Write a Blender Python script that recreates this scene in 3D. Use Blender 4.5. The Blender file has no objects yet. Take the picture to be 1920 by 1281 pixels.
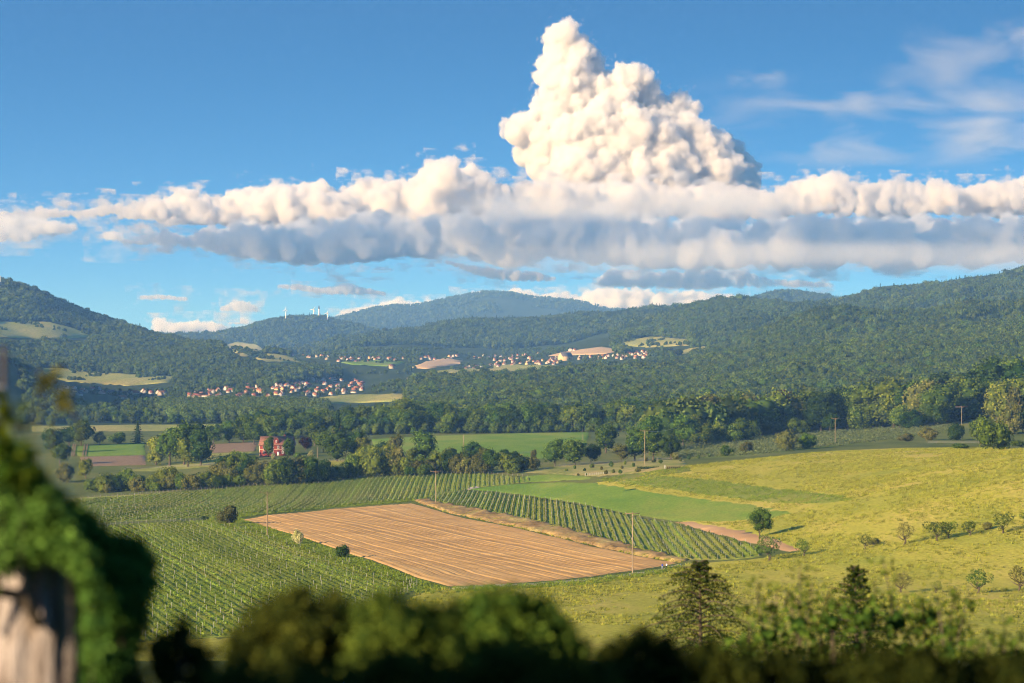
import bpy, bmesh, math, random
import numpy as np
from mathutils import Vector
from mathutils.geometry import delaunay_2d_cdt

S = bpy.context.scene
COL = S.collection
rng = np.random.default_rng(7)
rnd = random.Random(11)

# ------------------------------------------------------------------ camera, sky, sun, exposure
K = 1920 * 85 / 36          # focal length in photo pixels
HY = 775                    # photo row of the true horizon
EL, HEAD = 17.0, 48.0       # sun elevation; light travels 48 degrees right of straight ahead
cam = bpy.data.cameras.new('camera')
cam_o = bpy.data.objects.new('camera', cam)
COL.objects.link(cam_o)
cam.lens, cam.sensor_width = 85, 36
cam.shift_y = (HY - 640.5) / 1920
cam.clip_start, cam.clip_end = 0.5, 150000
cam.dof.use_dof = True
cam.dof.focus_distance = 1500
cam.dof.aperture_fstop = 1.2
cam_o.rotation_euler = (math.pi / 2, 0, 0)
S.camera = cam_o

W = bpy.data.worlds.new('World')
S.world = W
W.use_nodes = True
_t = W.node_tree
_bg = _t.nodes['Background']
_sky = _t.nodes.new('ShaderNodeTexSky')
_sky.sky_type = 'NISHITA'
_sky.sun_disc = False
_sky.sun_elevation = math.radians(EL)
_sky.sun_rotation = math.radians(180 + HEAD)
_sky.air_density, _sky.dust_density, _sky.ozone_density = 1.0, 3.5, 2.4
_tc = _t.nodes.new('ShaderNodeTexCoord')
_mp = _t.nodes.new('ShaderNodeMapping')
_mp.inputs['Scale'].default_value = (1, 1, 5)
_mp.inputs['Location'].default_value = (0, 0, 0.09)
_hs = _t.nodes.new('ShaderNodeHueSaturation')
_hs.inputs['Saturation'].default_value = 1.38
_hs.inputs['Value'].default_value = 1.1
_t.links.new(_tc.outputs['Generated'], _mp.inputs['Vector'])
_t.links.new(_mp.outputs[0], _sky.inputs[0])
_t.links.new(_sky.outputs[0], _hs.inputs['Color'])
_t.links.new(_hs.outputs[0], _bg.inputs[0])
_bg.inputs[1].default_value = 0.15

sun = bpy.data.lights.new('sun', 'SUN')
sun.energy = 5.0
sun.angle = math.radians(0.5)
sun.color = (1, 0.785, 0.52)
sun_o = bpy.data.objects.new('sun', sun)
COL.objects.link(sun_o)
sun_o.rotation_euler = (math.radians(90 - EL), 0, math.radians(-HEAD))
S.view_settings.view_transform = 'Standard'
S.view_settings.look = 'None'
S.view_settings.gamma = 1
S.view_settings.use_curve_mapping = False
S.view_settings.exposure = 1.12

S.render.engine = 'CYCLES'
cy = S.cycles
cy.use_denoising = True
cy.denoising_prefilter = 'FAST'
cy.pixel_filter_type = 'BLACKMAN_HARRIS'
cy.filter_width = 1.05
cy.max_bounces, cy.diffuse_bounces, cy.transmission_bounces, cy.volume_bounces = 12, 3, 4, 8
cy.transparent_max_bounces = 8
cy.caustics_reflective = cy.caustics_refractive = False
cy.use_adaptive_sampling = False
cy.sample_clamp_indirect = 8

# ------------------------------------------------------------------ small helpers
def tag(o, label=None, cat=None, group=None, kind=None):
    if label: o['label'] = label
    if cat: o['category'] = cat
    if group: o['group'] = group
    if kind: o['kind'] = kind
    return o

def link(name, data, parent=None, loc=None, rot=None, scale=None):
    o = bpy.data.objects.new(name, data)
    COL.objects.link(o)
    if parent is not None: o.parent = parent
    if loc is not None: o.location = loc
    if rot is not None: o.rotation_euler = (0, 0, rot) if not hasattr(rot, '__len__') else rot
    if scale is not None: o.scale = (scale,) * 3 if not hasattr(scale, '__len__') else scale
    return o

def empty(name, loc, rot=0, scale=None):
    o = link(name, None, None, loc, rot, scale)
    o.empty_display_size = 0.5
    return o

class MB:
    """collects geometry for ONE mesh; var is a per-vertex random used for colour variation"""
    def __init__(self):
        self.v, self.f, self.a, self.m, self.n = [], [], [], [], 0
    def add(self, V, F, var=0.5, mat=0):
        V = np.asarray(V, float).reshape(-1, 3)
        F = np.asarray(F, int)
        self.v.append(V)
        self.f.append(F + self.n)
        self.a.append(np.broadcast_to(np.asarray(var, float), (len(V),)))
        self.m.append(np.full(len(F), mat))
        self.n += len(V)
    def box(self, x0, x1, y0, y1, z0, z1, var=0.5, mat=0):
        V = [(x, y, z) for z in (z0, z1) for y in (y0, y1) for x in (x0, x1)]
        self.add(V, [(0, 2, 3, 1), (4, 5, 7, 6), (0, 1, 5, 4), (2, 6, 7, 3), (0, 4, 6, 2), (1, 3, 7, 5)], var, mat)
    def tube(self, pts, rad, n=6, var=0.5, mat=0):
        pts = np.asarray(pts, float)
        m = len(pts)
        rad = np.broadcast_to(np.asarray(rad, float), (m,))
        d = np.gradient(pts, axis=0)
        d /= np.linalg.norm(d, axis=1, keepdims=True) + 1e-9
        up = np.where(np.abs(d[:, 2:3]) > 0.9, [[1., 0, 0]], [[0, 0, 1.]])
        a = np.cross(d, up); a /= np.linalg.norm(a, axis=1, keepdims=True)
        b = np.cross(d, a)
        th = np.linspace(0, 2 * np.pi, n, endpoint=False)
        V = pts[:, None] + rad[:, None, None] * (a[:, None] * np.cos(th)[None, :, None] + b[:, None] * np.sin(th)[None, :, None])
        V = V.reshape(-1, 3)
        i = np.arange(n); j = (i + 1) % n
        F = np.concatenate([np.stack([k * n + i, k * n + j, (k + 1) * n + j, (k + 1) * n + i], 1) for k in range(m - 1)])
        self.add(V, F, var, mat)
        if n > 3:
            c = np.array([[(m - 1) * n + (0 if q == 0 else q), (m - 1) * n + q + 1, (m - 1) * n + q + 2] if q else [(m - 1) * n, (m - 1) * n + 1, (m - 1) * n + 2] for q in range(n - 2)])
            c[:, 0] = (m - 1) * n
            self.f.append(c + self.n - len(V)); self.m.append(np.full(len(c), mat))
    def leaves(self, P, N, size, var, aspect=0.7):
        """leaf cards: bent quads at P facing N"""
        P = np.asarray(P, float); N = np.asarray(N, float)
        n = len(P)
        N = N / (np.linalg.norm(N, axis=1, keepdims=True) + 1e-9)
        t = rng.normal(size=(n, 3))
        a = np.cross(N, t); a /= np.linalg.norm(a, axis=1, keepdims=True) + 1e-9
        b = np.cross(N, a)
        s = np.broadcast_to(np.asarray(size, float), (n,))[:, None] * 0.5
        V = np.stack([P - a * s, P + b * s * aspect + N * s * .25, P + a * s, P - b * s * aspect + N * s * .25], 1).reshape(-1, 3)
        F = np.arange(4 * n).reshape(n, 4)
        self.add(V, F, np.repeat(np.broadcast_to(np.asarray(var, float), (n,)), 4))
    def mesh(self, name, mats, smooth=False):
        V = np.concatenate(self.v) if self.v else np.zeros((0, 3))
        sizes = np.concatenate([np.full(len(f), f.shape[1]) for f in self.f if len(f)])
        loops = np.concatenate([f.ravel() for f in self.f if len(f)])
        mi = np.concatenate([m for m in self.m if len(m)])
        return raw_mesh(name, V, sizes, loops, mi, np.concatenate(self.a), mats, smooth)
    def build(self, name, mats, parent=None, loc=None, rot=None, scale=None, smooth=False):
        return link(name, self.mesh(name, mats, smooth), parent, loc, rot, scale)

def raw_mesh(name, V, sizes, loops, mi, var, mats, smooth=False):
    me = bpy.data.meshes.new(name)
    me.vertices.add(len(V)); me.vertices.foreach_set('co', np.asarray(V, 'f').ravel())
    me.loops.add(len(loops)); me.loops.foreach_set('vertex_index', np.asarray(loops, 'i'))
    st = np.concatenate([[0], np.cumsum(sizes)[:-1]]).astype('i')
    me.polygons.add(len(sizes)); me.polygons.foreach_set('loop_start', st)
    me.polygons.foreach_set('material_index', np.asarray(mi, 'i'))
    if smooth: me.polygons.foreach_set('use_smooth', np.ones(len(sizes), bool))
    at = me.attributes.new('var', 'FLOAT', 'POINT')
    at.data.foreach_set('value', np.asarray(var, 'f'))
    for m in (mats if isinstance(mats, (list, tuple)) else [mats]): me.materials.append(m)
    me.update()
    return me

def ico(sub):
    bm = bmesh.new(); bmesh.ops.create_icosphere(bm, subdivisions=sub, radius=1)
    v = np.array([x.co[:] for x in bm.verts]); f = np.array([[a.index for a in q.verts] for q in bm.faces]); bm.free()
    return v, f
ICO1, ICO2, ICO3 = ico(1), ico(2), ico(3)

def vnoise(x, y, seed=0):
    """smooth value noise in [-1,1], vectorised"""
    xi = np.floor(x).astype(np.int64); yi = np.floor(y).astype(np.int64)
    fx = x - xi; fy = y - yi
    fx = fx * fx * (3 - 2 * fx); fy = fy * fy * (3 - 2 * fy)
    def h(a, b):
        n = (a * 374761393 + b * 668265263 + seed * 974711) & 0x7fffffff
        n = ((n ^ (n >> 13)) * 1274126177) & 0x7fffffff
        return ((n ^ (n >> 16)) & 0xffff) / 32767.5 - 1
    return (h(xi, yi) * (1 - fx) + h(xi + 1, yi) * fx) * (1 - fy) + (h(xi, yi + 1) * (1 - fx) + h(xi + 1, yi + 1) * fx) * fy
def fbm(x, y, seed=0, oct=4):
    r = 0; a = 1.0
    for o in range(oct):
        r = r + a * vnoise(x * 2 ** o, y * 2 ** o, seed + o); a *= .5
    return r

# ------------------------------------------------------------------ materials
def new_mat(name):
    m = bpy.data.materials.new(name); m.use_nodes = True
    t = m.node_tree; t.nodes.clear()
    return m, t, t.nodes.new, t.links.new

def ramp(N, stops, interp='LINEAR'):
    r = N('ShaderNodeValToRGB'); cr = r.color_ramp; cr.interpolation = interp
    while len(cr.elements) < len(stops): cr.elements.new(0.5)
    for e, (p, c) in zip(cr.elements, stops): e.position = p; e.color = (*c, 1)
    return r

def foliage(name, dark, light, trans=0.25, hue=0.018, val=0.35):
    m, t, N, L = new_mat(name)
    o = N('ShaderNodeOutputMaterial'); mix = N('ShaderNodeMixShader'); d = N('ShaderNodeBsdfDiffuse'); tr = N('ShaderNodeBsdfTranslucent')
    at = N('ShaderNodeAttribute'); at.attribute_name = 'var'
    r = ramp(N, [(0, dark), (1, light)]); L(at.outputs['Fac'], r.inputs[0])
    oi = N('ShaderNodeObjectInfo'); hs = N('ShaderNodeHueSaturation')
    a = N('ShaderNodeMapRange'); a.inputs['To Min'].default_value = 0.5 - hue; a.inputs['To Max'].default_value = 0.5 + hue * .6
    b = N('ShaderNodeMapRange'); b.inputs['To Min'].default_value = 1 - val; b.inputs['To Max'].default_value = 1 + val
    wn = N('ShaderNodeTexWhiteNoise'); wn.noise_dimensions = '1D'
    L(oi.outputs['Random'], a.inputs['Value']); L(oi.outputs['Random'], wn.inputs['W']); L(wn.outputs['Value'], b.inputs['Value'])
    L(a.outputs[0], hs.inputs['Hue']); L(b.outputs[0], hs.inputs['Value']); L(r.outputs[0], hs.inputs['Color'])
    L(hs.outputs[0], d.inputs[0]); L(hs.outputs[0], tr.inputs[0])
    mix.inputs[0].default_value = trans
    L(d.outputs[0], mix.inputs[1]); L(tr.outputs[0], mix.inputs[2]); L(mix.outputs[0], o.inputs[0])
    return m

def noisy(name, stops, scale=1.0, detail=6, rough=0.9, bump=0.0, bscale=None, stretch=None, mix2=None, rand=0.0, coord='Object', rot=0.0):
    """procedural surface: noise -> colour ramp, optional bump"""
    m, t, N, L = new_mat(name)
    o = N('ShaderNodeOutputMaterial'); p = N('ShaderNodeBsdfPrincipled')
    p.inputs['Roughness'].default_value = rough
    p.inputs['Specular IOR Level'].default_value = 0.15
    tc = N('ShaderNodeTexCoord'); mp = N('ShaderNodeMapping')
    if stretch: mp.inputs['Scale'].default_value = stretch
    mp.inputs['Rotation'].default_value = (0, 0, rot)
    L(tc.outputs[coord], mp.inputs[0])
    n = N('ShaderNodeTexNoise'); n.inputs['Scale'].default_value = scale; n.inputs['Detail'].default_value = detail
    n.inputs['Roughness'].default_value = .62
    L(mp.outputs[0], n.inputs['Vector'])
    r = ramp(N, stops); L(n.outputs['Fac'], r.inputs[0])
    c = r.outputs[0]
    if mix2:
        n2 = N('ShaderNodeTexNoise'); n2.inputs['Scale'].default_value = mix2[0]; n2.inputs['Detail'].default_value = 5
        L(tc.outputs[coord], n2.inputs['Vector'])
        r2 = ramp(N, [(mix2[2], (0, 0, 0)), (mix2[3], (1, 1, 1))]); L(n2.outputs['Fac'], r2.inputs[0])
        mx = N('ShaderNodeMix'); mx.data_type = 'RGBA'
        L(r2.outputs[0], mx.inputs['Factor']); L(c, mx.inputs['A']); mx.inputs['B'].default_value = (*mix2[1], 1)
        c = mx.outputs['Result']
    if rand:
        oi = N('ShaderNodeObjectInfo'); hs = N('ShaderNodeHueSaturation'); b = N('ShaderNodeMapRange')
        b.inputs['To Min'].default_value = 1 - rand; b.inputs['To Max'].default_value = 1 + rand
        L(oi.outputs['Random'], b.inputs['Value']); L(b.outputs[0], hs.inputs['Value']); L(c, hs.inputs['Color']); c = hs.outputs[0]
    L(c, p.inputs['Base Color'])
    if bump:
        nb = N('ShaderNodeTexNoise'); nb.inputs['Scale'].default_value = bscale or scale * 4; nb.inputs['Detail'].default_value = 4
        L(mp.outputs[0], nb.inputs['Vector'])
        bp = N('ShaderNodeBump'); bp.inputs['Strength'].default_value = 1; bp.inputs['Distance'].default_value = bump
        L(nb.outputs['Fac'], bp.inputs['Height']); L(bp.outputs[0], p.inputs['Normal'])
    L(p.outputs[0], o.inputs[0])
    return m

def flat(name, col, rough=0.7, rand=0.15):
    return noisy(name, [(0.3, tuple(c * .85 for c in col)), (0.7, tuple(min(1, c * 1.12) for c in col))], scale=1.5, rough=rough, rand=rand)

M = {}
M['leaf_mid'] = foliage('leaf_mid', (.022, .05, .008), (.13, .20, .028))
M['leaf_warm'] = foliage('leaf_warm', (.045, .08, .012), (.21, .27, .04))
M['leaf_dark'] = foliage('leaf_dark', (.012, .032, .007), (.065, .115, .02))
M['leaf_light'] = foliage('leaf_light', (.06, .095, .012), (.25, .28, .045))
M['leaf_olive'] = foliage('leaf_olive', (.05, .065, .015), (.22, .215, .06))
M['leaf_purple'] = foliage('leaf_purple', (.012, .005, .008), (.05, .018, .022), hue=.01)
M['leaf_conifer'] = foliage('leaf_conifer', (.012, .030, .011), (.055, .095, .03), trans=.1)
M['leaf_forest'] = foliage('leaf_forest', (.026, .05, .012), (.125, .172, .036), trans=.15, hue=.02, val=.4)
M['leaf_vine'] = foliage('leaf_vine', (.09, .15, .018), (.24, .31, .045), trans=.4)
M['leaf_ivy'] = foliage('leaf_ivy', (.025, .075, .016), (.13, .27, .05))
M['leaf_shrub'] = foliage('leaf_shrub', (.022, .048, .010), (.11, .165, .024))
M['leaf_grape'] = foliage('leaf_grape', (.03, .07, .008), (.14, .20, .02), trans=.35)
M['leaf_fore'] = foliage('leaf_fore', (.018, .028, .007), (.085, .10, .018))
M['leaf_spruce'] = foliage('leaf_spruce', (.016, .04, .008), (.095, .135, .024), trans=.1)
M['dark_wood'] = noisy('dark_wood', [(.3, (.03, .026, .028)), (.7, (.09, .08, .08))], scale=9, stretch=(1, 1, .1))
M['blossom'] = foliage('blossom', (.18, .2, .06), (.55, .53, .33))
M['bark'] = noisy('bark', [(.3, (.05, .038, .026)), (.7, (.14, .11, .08))], scale=3, stretch=(1, 1, .2), bump=.05)
M['pole_wood'] = noisy('pole_wood', [(.3, (.20, .15, .10)), (.7, (.36, .28, .19))], scale=2, stretch=(1, 1, .1))
M['post_wood'] = noisy('post_wood', [(.3, (.10, .09, .085)), (.7, (.24, .22, .2))], scale=5, stretch=(1, 1, .1))
M['post_pale'] = flat('post_pale', (.38, .38, .35), rand=.1)
M['steel'] = flat('steel', (.35, .35, .36), .4)
M['white_paint'] = flat('white_paint', (.78, .78, .76))
M['dark_paint'] = flat('dark_paint', (.04, .04, .045))
M['rust'] = flat('rust', (.19, .125, .085))
M['glass'] = flat('glass', (.03, .035, .04), .1)

# ------------------------------------------------------------------ terrain height: profiles by distance, given as photo rows
LAY = [  # (distance, [(px, row)...]) : where the bare ground at that distance is seen
 (480, [(-900, 1190), (2800, 1190)]),
 (600, [(-900, 1115), (1500, 1113), (1920, 1104), (2800, 1090)]),
 (690, [(-900, 1072), (1250, 1072), (1500, 1052), (1700, 1016), (1920, 990), (2800, 940)]),
 (800, [(-900, 1030), (900, 1030), (1240, 1020), (1500, 980), (1700, 935), (1920, 885), (2800, 820)]),
 (950, [(-900, 988), (900, 988), (1240, 962), (1500, 922), (1700, 885), (1920, 848), (2800, 790)]),
 (1200, [(-900, 950), (600, 945), (900, 930), (1000, 920), (1240, 876), (1500, 852), (1700, 842), (1920, 838), (2800, 810)]),
 (1330, [(-900, 932), (160, 930), (700, 903), (900, 896), (1000, 888), (1240, 868), (1500, 847), (1700, 838), (1920, 838), (2800, 800)]),
 (1500, [(-900, 895), (300, 892), (500, 874), (700, 872), (900, 868), (1200, 860), (1500, 840), (1700, 828), (1920, 822), (2800, 770)]),
 (1700, [(-900, 866), (0, 862), (300, 858), (520, 848), (700, 842), (900, 836), (1200, 832), (1500, 822), (1700, 808), (1920, 790), (2800, 740)]),
 (2000, [(-900, 832), (0, 829), (300, 828), (520, 826), (700, 818), (900, 813), (1200, 811), (1500, 808), (1700, 793), (1920, 760), (2800, 720)]),
 (2500, [(-900, 640), (-300, 745), (-100, 785), (0, 797), (300, 798), (600, 797), (900, 796), (1200, 792), (1500, 778), (1920, 735), (2800, 690)]),
 (3000, [(-900, 380), (-300, 500), (-60, 625), (0, 662), (60, 705), (110, 745), (160, 768), (300, 771), (500, 768), (760, 762), (1000, 754), (1300, 742), (1600, 716), (1920, 688), (2800, 640)]),
 (3500, [(-900, 400), (-300, 530), (-60, 630), (0, 668), (60, 705), (110, 735), (160, 752), (300, 754), (500, 750), (760, 742), (1000, 728), (1300, 712), (1600, 672), (1920, 640), (2800, 570)]),
 (4000, [(-900, 520), (-300, 630), (0, 690), (110, 715), (200, 727), (300, 730), (500, 726), (700, 720), (800, 716), (1000, 715), (1300, 690), (1450, 655), (1600, 636), (1920, 606), (2800, 540)]),
 (4500, [(-900, 500), (-300, 620), (0, 668), (110, 688), (220, 703), (330, 712), (450, 712), (560, 712), (650, 712), (800, 708), (1000, 706), (1200, 692), (1300, 674), (1400, 645), (1470, 622), (1540, 605), (1620, 602), (1750, 599), (1920, 590), (2800, 530)]),
 (5000, [(-900, 490), (-300, 600), (0, 640), (170, 652), (300, 662), (450, 672), (560, 690), (700, 697), (800, 697), (1000, 692), (1200, 680), (1300, 660), (1400, 645), (1600, 630), (1920, 620), (2800, 560)]),
 (5500, [(-900, 470), (-300, 575), (0, 607), (100, 607), (170, 622), (270, 632), (420, 646), (520, 660), (570, 674), (700, 684), (900, 681), (1050, 672), (1200, 664), (1300, 641), (1400, 622), (1600, 598), (1920, 565), (2800, 500)]),
 (6200, [(-900, 440), (-300, 530), (0, 545), (60, 557), (120, 584), (200, 612), (270, 630), (420, 655), (560, 677), (700, 677), (850, 671), (1000, 664), (1150, 640), (1220, 634), (1300, 600), (1340, 588), (1480, 590), (1600, 572), (1700, 560), (1920, 528), (2800, 440)]),
 (6700, [(-900, 445), (-300, 535), (0, 552), (120, 592), (270, 638), (420, 662), (560, 670), (700, 664), (850, 662), (1000, 655), (1150, 634), (1250, 606), (1340, 574), (1423, 573), (1487, 583), (1540, 578), (1600, 566), (1657, 549), (1780, 545), (1880, 525), (1920, 514), (2800, 420)]),
 (7300, [(-900, 500), (0, 600), (270, 650), (560, 668), (700, 656), (1000, 640), (1200, 610), (1340, 600), (1480, 605), (1600, 590), (1920, 550), (2800, 480)]),
 (8200, [(-900, 560), (0, 640), (270, 655), (560, 662), (640, 638), (700, 624), (820, 616), (920, 606), (1060, 603), (1180, 592), (1280, 577), (1310, 575), (1340, 582), (1500, 600), (1920, 560), (2800, 500)]),
 (9300, [(-900, 600), (0, 650), (560, 655), (920, 650), (1310, 630), (1920, 600), (2800, 560)]),
 (10500, [(-900, 600), (0, 628), (290, 628), (400, 632), (470, 620), (540, 604), (595, 597), (640, 606), (700, 626), (900, 640), (1300, 600), (1380, 570), (1420, 555), (1480, 547), (1520, 555), (1570, 569), (1640, 575), (1920, 580), (2800, 580)]),
 (12500, [(-900, 660), (2800, 650)]),
 (15500, [(-900, 650), (300, 650), (560, 617), (640, 603), (740, 587), (850, 575), (870, 568), (905, 561), (950, 561), (1010, 568), (1090, 572), (1160, 584), (1250, 597), (1500, 630), (2800, 640)]),
 (18000, [(-900, 700), (2800, 700)]),
]
NEAR = [(3, -1.9), (8, -3.6), (14, -4.9), (22, -6.6), (40, -9.5), (70, -13), (120, -19), (200, -28), (320, -37)]
PXS = np.arange(-900, 2801, 8.0)
rows_y = [d for d, _ in NEAR] + [d for d, _ in LAY]
rows_z = [np.full(len(PXS), z) for _, z in NEAR]
for d, prof in LAY:
    pp = np.array(prof, float)
    y = np.interp(PXS, pp[:, 0], pp[:, 1])
    k = np.ones(5) / 5                                    # soften the corners of the profile
    y = np.convolve(np.pad(y, 2, mode='edge'), k, 'valid')
    rows_z.append((HY - y) / K * d)
rows_y = np.array(rows_y, float); rows_z = np.array(rows_z)
YS = np.unique(np.concatenate([np.geomspace(3, 450, 46), np.arange(460, 1500, 10), np.arange(1500, 3000, 20), np.arange(3000, 8300, 50), np.arange(8300, 18001, 130)]))
lz = np.empty((len(YS), len(PXS)))
u = np.log(rows_y)
lu = np.log(YS)
sl = np.gradient(rows_z, u, axis=0)                       # monotone-limited cubic between profiles
dk = (rows_z[1:] - rows_z[:-1]) / (u[1:] - u[:-1])[:, None]
for i in range(1, len(u) - 1):
    a, b = dk[i - 1], dk[i]
    sl[i] = np.where(a * b > 0, 2 * a * b / (a + b + 1e-12 * np.sign(a + b)), 0)
sl[0], sl[-1] = dk[0], dk[-1]
ii = np.clip(np.searchsorted(u, lu, 'right') - 1, 0, len(u) - 2)
h = (u[ii + 1] - u[ii])[:, None]; s_ = ((lu - u[ii])[:, None]) / h
lz = ((1 + 2 * s_) * (1 - s_) ** 2 * rows_z[ii] + s_ * (1 - s_) ** 2 * h * sl[ii]
      + s_ ** 2 * (3 - 2 * s_) * rows_z[ii + 1] + s_ ** 2 * (s_ - 1) * h * sl[ii + 1])
GX = (PXS[None] - 960) / K * YS[:, None]; GY = np.broadcast_to(YS[:, None], GX.shape)
amp = np.interp(YS, [0, 300, 600, 2000, 2800, 4000, 8000, 12000, 18000], [0, .3, .5, .6, 3, 14, 26, 45, 45])[:, None]
wl = np.interp(YS, [0, 600, 2000, 4000, 8000, 18000], [40, 60, 110, 260, 420, 900])[:, None]
lz = lz + amp * fbm(GX / wl, GY / wl, 3)
LZ = lz

def hgt(x, y):
    x = np.asarray(x, float); y = np.maximum(np.asarray(y, float), YS[0])
    px = 960 + K * x / y
    i = np.clip((px - PXS[0]) / 8.0, 0, len(PXS) - 1.001); j = np.clip(np.searchsorted(YS, y, 'right') - 1, 0, len(YS) - 2)
    i0 = i.astype(int); fi = i - i0; fj = np.clip((y - YS[j]) / (YS[j + 1] - YS[j]), 0, 1)
    return (LZ[j, i0] * (1 - fi) + LZ[j, i0 + 1] * fi) * (1 - fj) + (LZ[j + 1, i0] * (1 - fi) + LZ[j + 1, i0 + 1] * fi) * fj

SLOPE = LZ / YS[:, None]
def ground(px, py, ymin=300.0):
    """the point of the terrain that photo pixel (px, py) looks at"""
    c = (px - PXS[0]) / 8.0
    i0 = int(min(max(c, 0), len(PXS) - 1.001)); f = min(max(c - i0, 0), 1)
    s = SLOPE[:, i0] * (1 - f) + SLOPE[:, i0 + 1] * f
    t = (HY - py) / K
    ok = np.nonzero((s >= t) & (YS >= ymin))[0]
    if len(ok) == 0: j = int(np.argmax(np.where(YS >= ymin, s, -9))); y = YS[j]
    else:
        j = int(ok[0])
        if j == 0 or YS[j - 1] < ymin: y = YS[j]
        else: y = YS[j - 1] + (t - s[j - 1]) / (s[j] - s[j - 1] + 1e-12) * (YS[j] - YS[j - 1])
    x = (px - 960) / K * y
    return Vector((x, y, float(hgt(x, y))))
RUNMAX = np.maximum.accumulate(np.where(YS[:, None] > 400, SLOPE, -9), axis=0)
def seen(x, y, top):
    """can something of height top on the ground there be seen from the camera (coarse test)"""
    px = 960 + K * x / y
    i = np.clip(np.rint((px - PXS[0]) / 8.0).astype(int), 0, len(PXS) - 1)
    j = np.clip(np.searchsorted(YS, y) - 2, 0, len(YS) - 1)
    return (hgt(x, y) + top * 1.15) / y > RUNMAX[j, i] - 0.0006
def to_px(x, y, z):
    return 960 + K * x / y, HY - K * z / y

def inside(px, py, poly):
    px = np.asarray(px); py = np.asarray(py); r = np.zeros(px.shape, bool)
    n = len(poly)
    for i in range(n):
        x0, y0 = poly[i]; x1, y1 = poly[(i + 1) % n]
        c = ((y0 > py) != (y1 > py)) & (px < (x1 - x0) * (py - y0) / (y1 - y0 + 1e-9) + x0)
        r ^= c
    return r

def drape(name, poly, mat, up=0.12, step=12.0, bumpf=None, ymin=300.0):
    """a ground sheet: photo outline -> real outline on the terrain, filled with a fine triangulation"""
    pts = []
    n = len(poly)
    for i in range(n):
        a, b = poly[i], poly[(i + 1) % n]
        m = max(1, int(math.hypot(b[0] - a[0], b[1] - a[1]) / 8))
        for k in range(m):
            g = ground(a[0] + (b[0] - a[0]) * k / m, a[1] + (b[1] - a[1]) * k / m, ymin)
            pts.append((g.x + rnd.uniform(-.5, .5), g.y + rnd.uniform(-1, 1)))
    P = np.array(pts)
    lo, hi = P.min(0), P.max(0)
    step = max(step, math.sqrt((hi[0] - lo[0]) * (hi[1] - lo[1]) / 9000))
    gx, gy = np.meshgrid(np.arange(lo[0], hi[0], step), np.arange(lo[1], hi[1], step))
    gx = gx.ravel() + rng.uniform(-.25, .25, gx.size) * step; gy = gy.ravel() + rng.uniform(-.25, .25, gy.size) * step
    k = inside(gx, gy, pts)
    A = np.array(pts); tg = np.roll(A, -1, 0) - np.roll(A, 1, 0); tg /= np.linalg.norm(tg, axis=1, keepdims=True) + 1e-9
    nv = np.column_stack([-tg[:, 1], tg[:, 0]]); ring = []
    for w in (1, -1):
        q = A + nv * w * 1.8
        ring.append(q[inside(q[:, 0], q[:, 1], pts)])
    ring = np.concatenate(ring)
    gx = np.concatenate([ring[:, 0], gx[k]]); gy = np.concatenate([ring[:, 1], gy[k]]); k = slice(None)
    allp = [Vector(p) for p in pts] + [Vector((a, b)) for a, b in zip(gx[k], gy[k])]
    nb = len(pts)
    r = delaunay_2d_cdt(allp, [], [list(range(nb))], 1, 1e-3)
    V2 = np.array([v[:] for v in r[0]]); F = np.array([f for f in r[2] if len(f) == 3])
    lift = np.full(len(V2), up)
    bset = {tuple(np.round(p, 3)) for p in pts}
    lift[[tuple(np.round(v, 3)) in bset for v in V2]] = -.06          # the rim sinks into the ground
    z = hgt(V2[:, 0], V2[:, 1]) + lift
    if bumpf is not None: z = z + bumpf(V2[:, 0], V2[:, 1])
    mb = MB(); mb.add(np.column_stack([V2, z]), F)
    o = mb.build(name, mat, smooth=True)
    o['kind'] = 'structure'
    return o, pts

# ------------------------------------------------------------------ ground
def grass_mat(name, a, b, c, fine=.9, big=.02, bump=.25):
    """grass: large soft patches, mown/tufted fine grain"""
    m, t, N, L = new_mat(name)
    o = N('ShaderNodeOutputMaterial'); p = N('ShaderNodeBsdfPrincipled'); p.inputs['Roughness'].default_value = 1; p.inputs['Specular IOR Level'].default_value = .05
    tc = N('ShaderNodeTexCoord')
    n1 = N('ShaderNodeTexNoise'); n1.inputs['Scale'].default_value = big; n1.inputs['Detail'].default_value = 8; n1.inputs['Roughness'].default_value = .68
    n2 = N('ShaderNodeTexNoise'); n2.inputs['Scale'].default_value = fine; n2.inputs['Detail'].default_value = 4; n2.inputs['Roughness'].default_value = .7
    mp = N('ShaderNodeMapping'); mp.inputs['Scale'].default_value = (1, .35, 1); L(tc.outputs['Object'], mp.inputs[0])
    L(mp.outputs[0], n1.inputs[0]); L(tc.outputs['Object'], n2.inputs[0])
    r1 = ramp(N, [(.36, a), (.5, b), (.64, c)]); L(n1.outputs['Fac'], r1.inputs[0])
    r2 = ramp(N, [(.3, (.62, .62, .62)), (.7, (1.3, 1.3, 1.3))]); L(n2.outputs['Fac'], r2.inputs[0])
    mx = N('ShaderNodeMix'); mx.data_type = 'RGBA'; mx.blend_type = 'MULTIPLY'; mx.inputs['Factor'].default_value = 1
    L(r1.outputs[0], mx.inputs['A']); L(r2.outputs[0], mx.inputs['B']); L(mx.outputs['Result'], p.inputs['Base Color'])
    bp = N('ShaderNodeBump'); bp.inputs['Distance'].default_value = bump; L(n2.outputs['Fac'], bp.inputs['Height']); L(bp.outputs[0], p.inputs['Normal'])
    L(p.outputs[0], o.inputs[0])
    return m
M['ground'] = grass_mat('ground', (.075, .10, .025), (.12, .145, .035), (.17, .17, .05))
M['forest_floor'] = grass_mat('forest_floor', (.03, .05, .015), (.04, .06, .018), (.05, .07, .02))
M['meadow'] = grass_mat('meadow', (.25, .27, .035), (.365, .34, .05), (.47, .385, .09))
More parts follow.
